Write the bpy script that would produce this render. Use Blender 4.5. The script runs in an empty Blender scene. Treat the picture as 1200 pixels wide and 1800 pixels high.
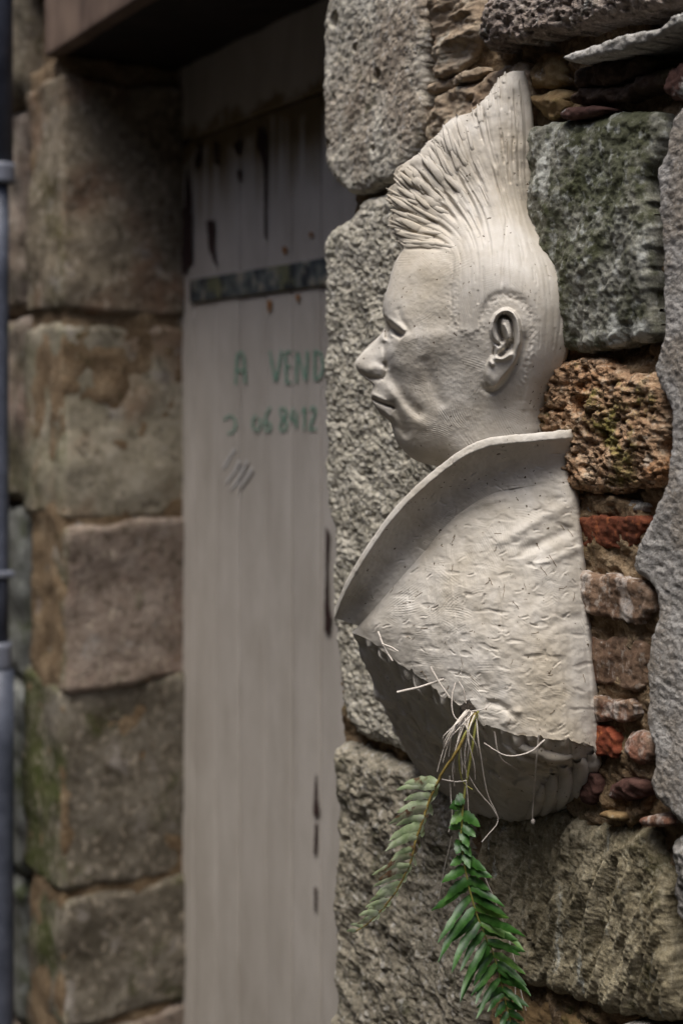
import bpy, math, random
import numpy as np
from mathutils import Vector
random.seed(7); RNG = np.random.default_rng(11)
scene = bpy.context.scene
COL = scene.collection

# ------------------------------------------------------------------ camera, sky, sun, exposure
F = 2450.0                    # focal length in pixels of the 1200 x 1800 photograph
CXP, HYP = 600.0, 690.0       # principal column and horizon row
cam_d = bpy.data.cameras.new('camera')
cam = bpy.data.objects.new('camera', cam_d); COL.objects.link(cam)
cam.location = (0, 0, 0); cam.rotation_euler = (math.radians(90), 0, 0)
cam_d.sensor_fit = 'VERTICAL'; cam_d.sensor_height = 36.0; cam_d.lens = F / 1800 * 36.0
cam_d.shift_y = -(900 - HYP) / 1800.0
cam_d.clip_start = 0.05; cam_d.clip_end = 200
cam_d.dof.use_dof = True; cam_d.dof.focus_distance = 1.38; cam_d.dof.aperture_fstop = 3.8
scene.camera = cam

world = bpy.data.worlds.new('World'); scene.world = world; world.use_nodes = True
wn = world.node_tree; wn.nodes.clear()
sky = wn.nodes.new('ShaderNodeTexSky'); sky.sky_type = 'NISHITA'; sky.sun_disc = False
bg = wn.nodes.new('ShaderNodeBackground'); wo = wn.nodes.new('ShaderNodeOutputWorld')
bg.inputs['Strength'].default_value = 0.15
wn.links.new(sky.outputs[0], bg.inputs[0]); wn.links.new(bg.outputs[0], wo.inputs[0])
SUN_DIR = Vector((-0.16, -0.44, 1.3)).normalized()       # towards the sun
sky.sun_elevation = math.asin(SUN_DIR.z); sky.sun_rotation = math.atan2(SUN_DIR.x, SUN_DIR.y)
sky.dust_density = 3.0; sky.air_density = 0.8; sky.ozone_density = 0.6
sun_d = bpy.data.lights.new('sun', 'SUN'); sun = bpy.data.objects.new('sun', sun_d); COL.objects.link(sun)
sun_d.energy = 1.9; sun_d.angle = math.radians(36); sun_d.color = (1.0, 0.995, 0.955)
sun.rotation_euler = SUN_DIR.to_track_quat('Z', 'Y').to_euler()
scene.view_settings.view_transform = 'Standard'; scene.view_settings.look = 'None'
scene.view_settings.exposure = 0.87; scene.view_settings.gamma = 1.0
scene.view_settings.use_curve_mapping = False

# ------------------------------------------------------------------ the place: wall plane, door plane, bust frame
P0 = np.array([.2452, 1.35, 0.0])                 # a point of the wall face beside the bust
U = np.array([-.512, .859, 0.0]); U /= np.linalg.norm(U)   # along the wall, away
N = np.array([-U[1], U[0], 0.0])                  # out of the wall
DOOR = -.262                                      # the door stands this far behind the wall face
BP = np.array([.119, 1.46, 0.0]); YAW = math.radians(12)
EF = np.array([-math.cos(YAW), math.sin(YAW), 0]); EL = np.array([-math.sin(YAW), -math.cos(YAW), 0])

def ray(px, py):
    px = np.asarray(px, float); py = np.asarray(py, float)
    return np.stack([(px - CXP) / F, np.ones_like(px), (HYP - py) / F], -1)
def on_plane(px, py, q, n):
    r = ray(px, py); t = (q @ n) / (r @ n)
    return r * t[..., None]
def wall_pt(px, py, d=0.0): return on_plane(px, py, P0 + N * d, N)
def wall_sz(px, py, d=0.0):
    p = wall_pt(px, py, d); return np.stack([(p - P0) @ U, p[..., 2]], -1)
def door_pt(px, py, e=0.0): return wall_pt(px, py, DOOR + e)
def bust_pt(px, py, h):
    r = ray(px, py); h = np.asarray(h, float)
    t = (h + BP @ EL) / (r @ EL)
    return r * t[..., None]
def at(px, py, Y):
    return ray(px, py) * np.asarray(Y, float)[..., None]
def W(s, d, z): # wall coordinates -> world
    s, d, z = np.broadcast_arrays(np.asarray(s, float), np.asarray(d, float), np.asarray(z, float))
    return P0 + s[..., None] * U + d[..., None] * N + z[..., None] * np.array([0, 0, 1.0])

# ------------------------------------------------------------------ noise
_perm = RNG.permutation(256).astype(np.int64); _perm = np.concatenate([_perm, _perm, _perm])
_g = RNG.normal(size=(256, 3)); _g /= np.linalg.norm(_g, axis=1)[:, None]
def perlin(p):
    p = np.asarray(p, float); i = np.floor(p).astype(np.int64); f = p - i; i &= 255
    u = f * f * f * (f * (f * 6 - 15) + 10); out = 0
    for dx in (0, 1):
        for dy in (0, 1):
            for dz in (0, 1):
                g = _g[_perm[_perm[_perm[i[..., 0] + dx] + i[..., 1] + dy] + i[..., 2] + dz]]
                dot = g[..., 0] * (f[..., 0] - dx) + g[..., 1] * (f[..., 1] - dy) + g[..., 2] * (f[..., 2] - dz)
                w = (u[..., 0] if dx else 1 - u[..., 0]) * (u[..., 1] if dy else 1 - u[..., 1]) * (u[..., 2] if dz else 1 - u[..., 2])
                out = out + w * dot
    return out * 1.5
def fbm(p, octv=4, gain=.5, lac=2.03):
    a, s, t = 1.0, 0.0, 0.0
    for k in range(octv):
        s = s + a * perlin(np.asarray(p) * lac ** k + 17.3 * k); t += a; a *= gain
    return s / t
def sstep(a, b, x):
    t = np.clip((x - a) / (b - a), 0, 1); return t * t * (3 - 2 * t)

# ------------------------------------------------------------------ object helpers
def tag(o, label=None, cat=None, group=None, kind=None):
    if label: o['label'] = label
    if cat: o['category'] = cat
    if group: o['group'] = group
    if kind: o['kind'] = kind
    return o
def empty(name, loc, label, cat, group=None):
    o = bpy.data.objects.new(name, None); COL.objects.link(o); o.location = Vector(loc); o.empty_display_size = .05
    return tag(o, label, cat, group)
def meshobj(name, V, Q, mat, parent=None, smooth=True, label=None, kind=None):
    """V (n,3), Q (m,3|4) index array or a list of such arrays -> one mesh object"""
    V = np.asarray(V, np.float32).reshape(-1, 3)
    Qs = Q if isinstance(Q, list) else [Q]
    Qs = [np.asarray(q, np.int32) for q in Qs if len(q)]
    me = bpy.data.meshes.new(name)
    me.vertices.add(len(V)); me.vertices.foreach_set('co', V.ravel())
    nl = sum(q.size for q in Qs); nf = sum(len(q) for q in Qs)
    me.loops.add(nl); me.loops.foreach_set('vertex_index', np.concatenate([q.ravel() for q in Qs]))
    cnt = np.concatenate([np.full(len(q), q.shape[1], np.int32) for q in Qs])
    st = np.concatenate([[0], np.cumsum(cnt)[:-1]]).astype(np.int32)
    me.polygons.add(nf); me.polygons.foreach_set('loop_start', st)
    me.polygons.foreach_set('use_smooth', np.full(nf, smooth))
    me.update(calc_edges=True); me.validate()
    if mat: me.materials.append(mat)
    o = bpy.data.objects.new(name, me); COL.objects.link(o)
    if parent:
        o.parent = parent
        base = Vector((0, 0, 0)); p = parent
        while p: base += p.location; p = p.parent
        o.location = -base                         # vertices are in world coordinates
    if label: o['label'] = label
    if kind: o['kind'] = kind
    return o
def grid_faces(nr, nc, flip=False):
    i = np.arange(nr * nc).reshape(nr, nc)
    q = np.stack([i[:-1, :-1], i[:-1, 1:], i[1:, 1:], i[1:, :-1]], -1).reshape(-1, 4)
    return q[:, ::-1] if flip else q
def tube(pts, rad, ns=6):
    pts = np.asarray(pts, float); n = len(pts); rad = np.broadcast_to(np.asarray(rad, float), (n,))
    tg = np.gradient(pts, axis=0); tg /= np.linalg.norm(tg, axis=1)[:, None] + 1e-12
    ref = np.array([.31, .9, .2]); a = np.cross(tg, ref); a /= np.linalg.norm(a, axis=1)[:, None] + 1e-12
    b = np.cross(tg, a); th = np.arange(ns) * 2 * np.pi / ns
    V = pts[:, None] + rad[:, None, None] * (np.cos(th)[None, :, None] * a[:, None] + np.sin(th)[None, :, None] * b[:, None])
    i = np.arange(n * ns).reshape(n, ns); j = np.roll(i, -1, 1)
    q = np.stack([i[:-1], j[:-1], j[1:], i[1:]], -1).reshape(-1, 4)
    return V.reshape(-1, 3), q
def smooth_path(pts, n=24):
    pts = np.asarray(pts, float); d = np.concatenate([[0], np.cumsum(np.linalg.norm(np.diff(pts, axis=0), axis=1))])
    t = np.linspace(0, d[-1], n); P = np.concatenate([[2 * pts[0] - pts[1]], pts, [2 * pts[-1] - pts[-2]]])
    k = np.clip(np.searchsorted(d, t, 'right') - 1, 0, len(pts) - 2)
    f = ((t - d[k]) / (d[k + 1] - d[k] + 1e-12))[:, None]
    a, b, c, e = P[k], P[k + 1], P[k + 2], P[k + 3]
    return .5 * (2 * b + (c - a) * f + (2 * a - 5 * b + 4 * c - e) * f ** 2 + (3 * b - a - 3 * c + e) * f ** 3)
def seg_dist(X, Y, poly, closed=False):
    """distance of points to a polyline, with the arc parameter 0..1"""
    poly = np.asarray(poly, float); n = len(poly); best = np.full(X.shape, 1e9); par = np.zeros(X.shape)
    m = n if closed else n - 1
    for k in range(m):
        a, b = poly[k], poly[(k + 1) % n]; ab = b - a; L = ab @ ab + 1e-12
        t = np.clip(((X - a[0]) * ab[0] + (Y - a[1]) * ab[1]) / L, 0, 1)
        d = np.hypot(X - a[0] - t * ab[0], Y - a[1] - t * ab[1])
        w = d < best; best = np.where(w, d, best); par = np.where(w, (k + t) / m, par)
    return best, par
def inside(X, Y, poly):
    poly = np.asarray(poly, float); r = np.zeros(X.shape, bool); n = len(poly)
    for k in range(n):
        (x1, y1), (x2, y2) = poly[k], poly[(k + 1) % n]
        if y1 == y2: continue
        c = (y1 > Y) != (y2 > Y); r ^= c & (X < (x2 - x1) * (Y - y1) / (y2 - y1) + x1)
    return r
def sdist(X, Y, poly):
    d, _ = seg_dist(X, Y, poly, True); return np.where(inside(X, Y, poly), d, -d)

# ------------------------------------------------------------------ materials
def lin(h):
    h = h.lstrip('#'); v = [int(h[i:i + 2], 16) / 255 for i in (0, 2, 4)]
    return tuple(x / 12.92 if x <= .04045 else ((x + .055) / 1.055) ** 2.4 for x in v) + (1.0,)
class NT:
    def __init__(s, name):
        s.m = bpy.data.materials.new(name); s.m.use_nodes = True; s.t = s.m.node_tree
        s.t.nodes.clear(); s.out = s.n('ShaderNodeOutputMaterial'); s.b = s.n('ShaderNodeBsdfPrincipled')
        s.l(s.b.outputs[0], s.out.inputs[0]); s.co = s.n('ShaderNodeNewGeometry').outputs['Position']
        s.b.inputs['Specular IOR Level'].default_value = .3
    def n(s, k): return s.t.nodes.new(k)
    def l(s, a, b): s.t.links.new(a, b)
    def put(s, sock, v):
        if hasattr(v, 'is_linked') or hasattr(v, 'links'): s.l(v, sock)
        else: sock.default_value = v
    def mapv(s, scale, rot=(0, 0, 0), loc=(0, 0, 0)):
        m = s.n('ShaderNodeMapping'); s.l(s.co, m.inputs[0]); m.inputs['Scale'].default_value = scale
        m.inputs['Rotation'].default_value = rot; m.inputs['Location'].default_value = loc; return m.outputs[0]
    def noise(s, scale, detail=4, rough=.55, vec=None, dist=0):
        k = s.n('ShaderNodeTexNoise'); s.l(vec or s.co, k.inputs['Vector']); k.inputs['Scale'].default_value = scale
        k.inputs['Detail'].default_value = detail; k.inputs['Roughness'].default_value = rough; k.inputs['Distortion'].default_value = dist
        return k.outputs['Fac']
    def vor(s, scale, vec=None, feat='F1', rnd=1):
        k = s.n('ShaderNodeTexVoronoi'); s.l(vec or s.co, k.inputs['Vector']); k.feature = feat
        k.inputs['Scale'].default_value = scale; k.inputs['Randomness'].default_value = rnd; return k.outputs['Distance']
    def ramp(s, fac, *stops):
        r = s.n('ShaderNodeValToRGB'); s.l(fac, r.inputs[0]); e = r.color_ramp.elements
        while len(e) < len(stops): e.new(.5)
        for q, (p, c) in zip(e, stops):
            q.position = p; q.color = c if isinstance(c, tuple) else (c, c, c, 1)
        return r.outputs[0]
    def mix(s, fac, a, b, mode='MIX'):
        k = s.n('ShaderNodeMix'); k.data_type = 'RGBA'; k.blend_type = mode
        s.put(k.inputs['Factor'], fac); s.put(k.inputs['A'], a); s.put(k.inputs['B'], b) if False else None
        s.put(k.inputs[0], fac); s.put(k.inputs[6], a); s.put(k.inputs[7], b); return k.outputs[2]
    def math(s, op, a, b=0.0):
        k = s.n('ShaderNodeMath'); k.operation = op; s.put(k.inputs[0], a); s.put(k.inputs[1], b); k.use_clamp = False; return k.outputs[0]
    def sep(s):
        k = s.n('ShaderNodeSeparateXYZ'); s.l(s.co, k.inputs[0]); return k.outputs
    def normal(s):
        k = s.n('ShaderNodeSeparateXYZ'); s.l(s.n('ShaderNodeNewGeometry').outputs['Normal'], k.inputs[0]); return k.outputs
    def bump(s, h, strength=.5, dist=.002, prev=None):
        k = s.n('ShaderNodeBump'); k.inputs['Strength'].default_value = strength; k.inputs['Distance'].default_value = dist
        s.l(h, k.inputs['Height'])
        if prev: s.l(prev, k.inputs['Normal'])
        return k.outputs[0]
    def done(s, col, rough=.85, nrm=None):
        s.put(s.b.inputs['Base Color'], col); s.put(s.b.inputs['Roughness'], rough)
        if nrm: s.l(nrm, s.b.inputs['Normal'])
        return s.m

def stone_mat(name, dark, mid, light, scale=9, moss=0.0, moss_col='#3c4420', lichen=0.0, lichen_col='#b9bbb4',
              streak=None, bump=.5, pit=0.0, warm=None, seed=0.0, speck=0, speck_col='#4a4738', speck_hi='#c2beb7', face_moss=None):
    t = NT(name)
    base = t.mapv((1, 1, 1) if not streak else streak[0], (0, 0, 0) if not streak else streak[1], (seed, seed * 1.7, -seed))
    big = t.noise(scale, 6, .62, base, .4); fine = t.noise(scale * 9, 4, .65, base)
    f = t.math('ADD', t.math('MULTIPLY', big, .62), t.math('MULTIPLY', fine, .38))
    col = t.ramp(f, (.34, lin(dark)), (.5, lin(mid)), (.66, lin(light)))
    if warm:
        wm = t.ramp(t.noise(scale * .55, 4, .55, base), (.5, 0.0), (.62, 1.0)); col = t.mix(t.math('MULTIPLY', wm, .75), col, lin(warm))
    if lichen:
        lm = t.ramp(t.noise(scale * 1.7, 7, .68, base), (.60 - lichen * .2, 0.0), (.70 - lichen * .2, 1.0)); col = t.mix(t.math('MULTIPLY', lm, .85), col, lin(lichen_col))
    if moss:
        mm = t.ramp(t.noise(scale * .9, 8, .7, t.mapv((1, 1, 1), (.3, .2, .9), (seed + 5, 2, 1))), (.62 - moss * .25, 0.0), (.72 - moss * .25, 1.0))
        col = t.mix(t.math('MULTIPLY', mm, .8), col, lin(moss_col))
    if face_moss:   # damp green growth on the faces turned to the street, thicker low down
        dp = t.n('ShaderNodeVectorMath'); dp.operation = 'DOT_PRODUCT'; t.l(t.n('ShaderNodeNewGeometry').outputs['Normal'], dp.inputs[0]); dp.inputs[1].default_value = tuple(N)
        fm = t.math('MULTIPLY', t.ramp(dp.outputs['Value'], (.25, 0.0), (.7, 1.0)), t.ramp(t.noise(7, 5, .6), (.42, 0.0), (.58, 1.0)))
        low = t.ramp(t.math('ADD', t.math('MULTIPLY', t.sep()[2], -.8), .3), (.0, .15), (.9, 1.0)); col = t.mix(t.math('MULTIPLY', fm, low), col, lin(face_moss))
    if speck:
        a_ = t.ramp(t.noise(speck, 3, .6, t.mapv((1, 1, .8), (0, .4, 0), (seed, 1, 2))), (.35, 1.0), (.45, 0.0)); col = t.mix(t.math('MULTIPLY', a_, .6), col, lin(speck_col))
        b_ = t.ramp(t.noise(speck * 1.25, 3, .6, t.mapv((1, 1, .8), (0, .4, 0), (seed + 9, 4, 2))), (.55, 0.0), (.68, 1.0)); col = t.mix(t.math('MULTIPLY', b_, .55), col, lin(speck_hi))
    grain = t.noise(420, 3, .7); col = t.mix(.6, col, t.ramp(grain, (.3, .42), (.7, .62)), 'OVERLAY')
    h = t.math('ADD', t.math('MULTIPLY', fine, .6), t.math('MULTIPLY', grain, .4)); n = t.bump(h, bump, .004)
    if pit:
        pm = t.ramp(t.noise(scale * 5, 3, .55, base), (.38, 0.0), (.5, 1.0)); n = t.bump(pm, pit, .004, n)
    return t.done(col, .92, n)

def clay_mat(name, c0, c1, c2):
    t = NT(name)
    f = t.noise(11, 6, .6); f2 = t.noise(55, 4, .6)
    col = t.ramp(t.math('ADD', t.math('MULTIPLY', f, .6), t.math('MULTIPLY', f2, .4)), (.36, lin(c0)), (.5, lin(c1)), (.64, lin(c2)))
    # buff, still damp patches
    col = t.mix(t.math('MULTIPLY', t.ramp(t.noise(7, 5, .6, t.mapv((1, 1, .6), (0, 0, .4), (3, 3, 3))), (.46, 0.0), (.64, 1.0)), .5), col, lin('#a8997f'))
    sp = t.ramp(t.noise(240, 2, .5), (.685, 0.0), (.71, 1.0)); gate = t.ramp(t.noise(28, 3, .6), (.45, 0.0), (.55, 1.0))
    col = t.mix(t.math('MULTIPLY', sp, gate), col, lin('#55493a'))
    # tool combing: fine parallel lines whose direction changes from patch to patch
    v = t.n('ShaderNodeTexVoronoi'); t.l(t.co, v.inputs['Vector']); v.inputs['Scale'].default_value = 26
    rot = t.n('ShaderNodeVectorRotate'); rot.rotation_type = 'AXIS_ANGLE'; t.l(t.co, rot.inputs['Vector'])
    rot.inputs['Axis'].default_value = tuple(EL)
    sc = t.n('ShaderNodeSeparateColor'); t.l(v.outputs['Color'], sc.inputs[0])
    t.l(t.math('MULTIPLY', sc.outputs[0], 6.28), rot.inputs['Angle'])
    wv = t.n('ShaderNodeTexWave'); t.l(rot.outputs[0], wv.inputs['Vector']); wv.inputs['Scale'].default_value = 150; wv.inputs['Distortion'].default_value = 1.2
    wv.inputs['Detail'].default_value = 2; wv.inputs['Detail Scale'].default_value = .3
    g = t.math('MULTIPLY', t.ramp(sc.outputs[1], (.45, 0.0), (.6, 1.0)), t.ramp(t.noise(30, 2), (.42, 0.0), (.55, 1.0)))
    n = t.bump(t.math('MULTIPLY', wv.outputs['Fac'], g), .12, .0006)
    n = t.bump(t.noise(300, 5, .7), .16, .0015, n); n = t.bump(f2, .25, .003, n)
    return t.done(col, t.ramp(t.noise(40, 3), (.3, .5), (.7, .75)), n)
M_clay = clay_mat('pale_clay', '#b1a99c', '#c0b9ae', '#cdc7be')

M_r1 = stone_mat('pitted_grey_stone', '#938c7d', '#b5ae9f', '#ccc5b7', 14, moss=.12, moss_col='#4d4c30', streak=((1.0, 1.0, .6), (0, .6, 0)), bump=.7, pit=.4, warm='#8d7d6b', speck=110)
M_r2 = stone_mat('coarse_grey_stone', '#857f72', '#ada696', '#c8c1b2', 22, moss=.10, moss_col='#4a4a30', bump=.5, pit=.35, seed=3, speck=120)
M_r3 = stone_mat('dark_grey_stone', '#665f52', '#8b8372', '#aaa18f', 16, moss=.25, moss_col='#4a4833', bump=.7, pit=.4, seed=6, speck=90)
M_brown = stone_mat('flaky_brown_stone', '#7d6a55', '#9d8b75', '#b5a793', 10, lichen=.28, lichen_col='#9a9c92', moss=.12, bump=.5, warm='#7d5c45', seed=8, speck=60, speck_col='#5b4a34', speck_hi='#b3a68f')
M_top = stone_mat('pinkish_pitted_stone', '#6e6258', '#8b7d72', '#a59a90', 18, moss=.12, bump=.8, pit=.5, lichen=.05, seed=12, speck=120, speck_hi='#c2b5aa')
M_slab = stone_mat('pale_slab_stone', '#7c7770', '#9a968f', '#b2aea8', 14, bump=.6, lichen=.2, seed=14, speck=130)
M_yel = stone_mat('ochre_stone', '#5e4a30', '#7d6646', '#94835f', 12, moss=.3, moss_col='#525022', lichen=.15, bump=.5, seed=17)
M_dark = stone_mat('dark_brown_stone', '#2e241d', '#46372c', '#5f4f3f', 14, moss=.3, moss_col='#3d3a1d', bump=.7, seed=20)
M_mossy = stone_mat('mossy_grey_stone', '#4b4b3e', '#7d7b6f', '#aaa89d', 9, moss=.55, moss_col='#3e4120', lichen=.35, lichen_col='#b5b5ac', streak=((1.3, 1.3, .7), (0, .35, 0)), bump=.7, pit=.2, seed=23, speck=75, speck_col='#3f4228', speck_hi='#b9bab4')
M_coral = stone_mat('porous_orange_stone', '#7a5e44', '#a9896b', '#c2aa8e', 20, moss=.30, moss_col='#7d7834', bump=.9, pit=.7, warm='#9b683c', lichen=.12, lichen_col='#b3a696', seed=26, speck=110, speck_col='#4a3826', speck_hi='#cbb9a0')
M_fibre = stone_mat('ribbed_olive_stone', '#655b45', '#887e66', '#a79d86', 16, moss=.22, moss_col='#4a4626', streak=((1.6, 1.6, .34), (0, -.3, 0)), bump=.8, lichen=.08, seed=29, speck=110, speck_col='#413b2b', speck_hi='#a8a18c')
M_grey = stone_mat('plain_grey_stone', '#595550', '#7d7872', '#9b968f', 12, moss=.15, bump=.7, seed=31, speck=100)
M_brick = stone_mat('red_brick', '#4a2a1d', '#6c3a26', '#825039', 14, bump=.5, lichen=.0, warm='#70301a', seed=34, speck=120, speck_col='#3d1c10', speck_hi='#a5623a')
M_brickw = stone_mat('limewashed_brick', '#5d4637', '#7a6350', '#948170', 13, bump=.6, lichen=.34, lichen_col='#b3aba3', moss=.14, warm='#7d4b38', streak=((1.5, 1.5, .6), (0, -.35, 0)), seed=37, speck=100, speck_col='#43352a', speck_hi='#b8aea2')
M_brickd = stone_mat('dark_red_brick', '#33201b', '#493029', '#5d443b', 14, bump=.5, lichen=.05, seed=40)
M_mortar = stone_mat('earth_mortar', '#54442f', '#7a654c', '#98866c', 20, bump=.9, pit=.3, moss=.1, seed=43, speck=120, speck_col='#3a2d20', speck_hi='#9c8a72')
M_plaster = stone_mat('grey_cement_plaster', '#858079', '#9f9a94', '#b3aea8', 30, bump=.9, pit=.2, warm='#8d8274', seed=46, speck=230, speck_col='#5a564f', speck_hi='#b5b2ad')
M_q = [stone_mat('ochre_quoin_stone', '#564c3d', '#7b6f5d', '#968a76', 8, bump=.7, moss=.18, moss_col='#483f1d', warm='#81644f', seed=50, lichen=.12, lichen_col='#978f87', face_moss='#42471f', speck=55, speck_col='#473d2e', speck_hi='#b6a996'),
       stone_mat('buff_quoin_stone', '#736b58', '#948b77', '#aca392', 8, bump=.6, moss=.08, warm='#917760', seed=53, lichen=.12, lichen_col='#978f87', face_moss='#42471f', speck=55, speck_col='#473d2e', speck_hi='#b6a996'),
       stone_mat('pinkish_quoin_stone', '#5f5347', '#857669', '#a3968a', 10, bump=.8, pit=.3, moss=.12, warm='#978071', seed=56, lichen=.12, lichen_col='#978f87', face_moss='#42471f', speck=55, speck_col='#473d2e', speck_hi='#b6a996'),
       stone_mat('olive_quoin_stone', '#464033', '#686053', '#847d70', 8, bump=.7, moss=.3, moss_col='#3f401a', seed=59, lichen=.12, lichen_col='#978f87', face_moss='#42471f', speck=55, speck_col='#473d2e', speck_hi='#b6a996')]
M_qmoss = stone_mat('greenish_front_stone', '#4d4d43', '#70706a', '#93958f', 9, moss=.42, moss_col='#3e4519', bump=.7, seed=62)

def wood_mat(name, c0, c1, c2, stain=False):
    t = NT(name)
    v = t.mapv((4, 4, 1.1)); f = t.noise(5, 6, .65, v, .3); g = t.noise(3, 4, .6); st = t.noise(24, 4, .7, v)
    col = t.ramp(t.math('ADD', t.math('MULTIPLY', f, .6), t.math('MULTIPLY', g, .4)), (.33, lin(c0)), (.5, lin(c1)), (.66, lin(c2)))
    col = t.mix(t.ramp(st, (.64, 0.0), (.78, .18)), col, lin(c0)); col = t.mix(t.math('MULTIPLY', t.ramp(t.noise(6, 6, .65, t.mapv((1, 1, .5), (0, 0, 0), (2, 5, 1))), (.45, 0.0), (.62, 1.0)), .35), col, lin(c2))
    col = t.mix(t.math('MULTIPLY', t.ramp(t.noise(2.6, 7, .7, t.mapv((1, 1, .6), (0, 0, 0), (8, 1, 1))), (.42, 0.0), (.6, 1.0)), .4), col, lin(c0))
    if stain:   # brown damp stain along the bottom of the top rail, with runs below it
        z = t.sep()[2]; w = t.math('ADD', z, t.math('MULTIPLY', t.noise(9, 5, .6), .16))
        lo = t.ramp(w, (.0, 0.0), (1.0, 1.0))
        m1 = t.ramp(w, (.54, 0.0), (.565, 1.0), (.595, 1.0), (.615, 0.0))
        run = t.math('MULTIPLY', t.ramp(t.noise(8, 2, .5, t.mapv((3, 3, .12), (0, 0, 0), (.6, 0, 0))), (.52, 0.0), (.6, 1.0)), t.ramp(w, (.40, 0.0), (.54, 1.0), (.58, 1.0), (.60, 0.0)))
        col = t.mix(t.math('MULTIPLY', t.math('MAXIMUM', m1, run), .85), col, lin('#6e5a30'))
    n = t.bump(st, .15, .002); n = t.bump(t.noise(60, 4, .6, v), .2, .001, n)
    return t.done(col, .7, n)
M_paint = wood_mat('weathered_painted_wood', '#a2998e', '#b5ada3', '#c3bbb2', True)
M_bare = wood_mat('bare_dark_wood', '#2a1c1a', '#3a2926', '#4a3733')
M_beam = wood_mat('old_lintel_wood', '#55453b', '#705d50', '#84705f')
M_shade_wood = wood_mat('shade_dark_wood', '#171310', '#241d19', '#332a25')  # near-black shade under the lintel is put into this wood colour
M_gap = NT('dark_joint'); M_gap = M_gap.done(lin('#2a2420'), .9)

def strip_mat():
    t = NT('worn_dark_strip'); f = t.noise(34, 5, .6); g = t.noise(16, 3, .6, t.mapv((1, 1, 1), (0, 0, 0), (4, 0, 0)))
    col = t.ramp(f, (.38, lin('#3c4144')), (.5, lin('#5d625f')), (.62, lin('#8b8577'))); col = t.mix(t.ramp(g, (.52, 0.0), (.6, .8)), col, lin('#6b6a4b'))
    col = t.mix(t.ramp(t.noise(40, 2, .5, t.mapv((1, 1, .5), (0, 0, 0), (9, 1, 2))), (.56, 0.0), (.6, .9)), col, lin('#2c2f33'))
    return t.done(col, .7, t.bump(f, .3, .002))
M_strip = strip_mat()
def flat_mat(name, c0, c1, rough=.7, scale=60, metal=0.0, bump=.15):
    t = NT(name); f = t.noise(scale, 5, .65); col = t.ramp(f, (.35, lin(c0)), (.65, lin(c1)))
    t.b.inputs['Metallic'].default_value = metal
    return t.done(col, rough, t.bump(f, bump, .002))
M_green = flat_mat('faded_green_paint', '#529478', '#95a597', .7, 150)
M_chalk = flat_mat('white_scrape', '#b9b4ae', '#cbc7c2', .8, 120)
M_rust = flat_mat('rust', '#7a4a1c', '#9b6a30', .9, 300)
M_pipe = flat_mat('grey_blue_pipe', '#3f434e', '#565a66', .5, 20)
M_pipel = flat_mat('pale_pipe_collar', '#656872', '#7d808a', .5, 20)
M_root = flat_mat('pale_root', '#b9aea2', '#d2cabf', .6, 200)
M_stem = flat_mat('green_stem', '#7d7c3a', '#a19e58', .5, 200)
M_rachis = flat_mat('brown_rachis', '#6e5a2c', '#8d7d45', .55, 200)
M_fibr = flat_mat('dry_brown_fibre', '#5a4936', '#86745b', .8, 200)
M_soil = flat_mat('dark_soil', '#1b1714', '#3a322a', .95, 300, bump=.6)
M_ground = stone_mat('worn_street_stone', '#2b2926', '#3b3936', '#4a4844', 4, bump=.4, seed=70)
M_far = stone_mat('street_wall_render', '#4e493f', '#625c50', '#736c60', 2, bump=.3, seed=73)
def leaf_mat(name, c0, c1, c2, brown=0.0, rough=.35):
    t = NT(name); f = t.noise(60, 5, .6); col = t.ramp(f, (.33, lin(c0)), (.5, lin(c1)), (.66, lin(c2)))
    if brown: col = t.mix(t.ramp(t.noise(45, 4, .6, t.mapv((1, 1, 1), (0, 0, 0), (7, 7, 7))), (.60 - brown, 0.0), (.68 - brown, .9)), col, lin('#6b4a34'))
    t.b.inputs['Specular IOR Level'].default_value = .5
    tr = t.n('ShaderNodeBsdfTranslucent'); t.put(tr.inputs[0], col); mx = t.n('ShaderNodeMixShader'); mx.inputs[0].default_value = .3
    m = t.done(col, rough, t.bump(t.noise(260, 3), .15, .001)); t.l(t.b.outputs[0], mx.inputs[1]); t.l(tr.outputs[0], mx.inputs[2]); t.l(mx.outputs[0], t.out.inputs[0])
    return m
M_leafp = leaf_mat('pale_glare_fern_underside', '#83986a', '#adbc92', '#cdd5ba', .04)  # pale underside green, brightened so the colour carries the glare
M_leafb = leaf_mat('browned_fern_leaf', '#808c68', '#a5a88c', '#bfb7a6', .14)
M_leafd = leaf_mat('dark_green_fern_leaf', '#203f16', '#355f22', '#52783c', 0.0, .42)
M_leafl = leaf_mat('bright_green_fern_leaf', '#3d5f20', '#577c32', '#6f944a', 0.0, .42)

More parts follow.
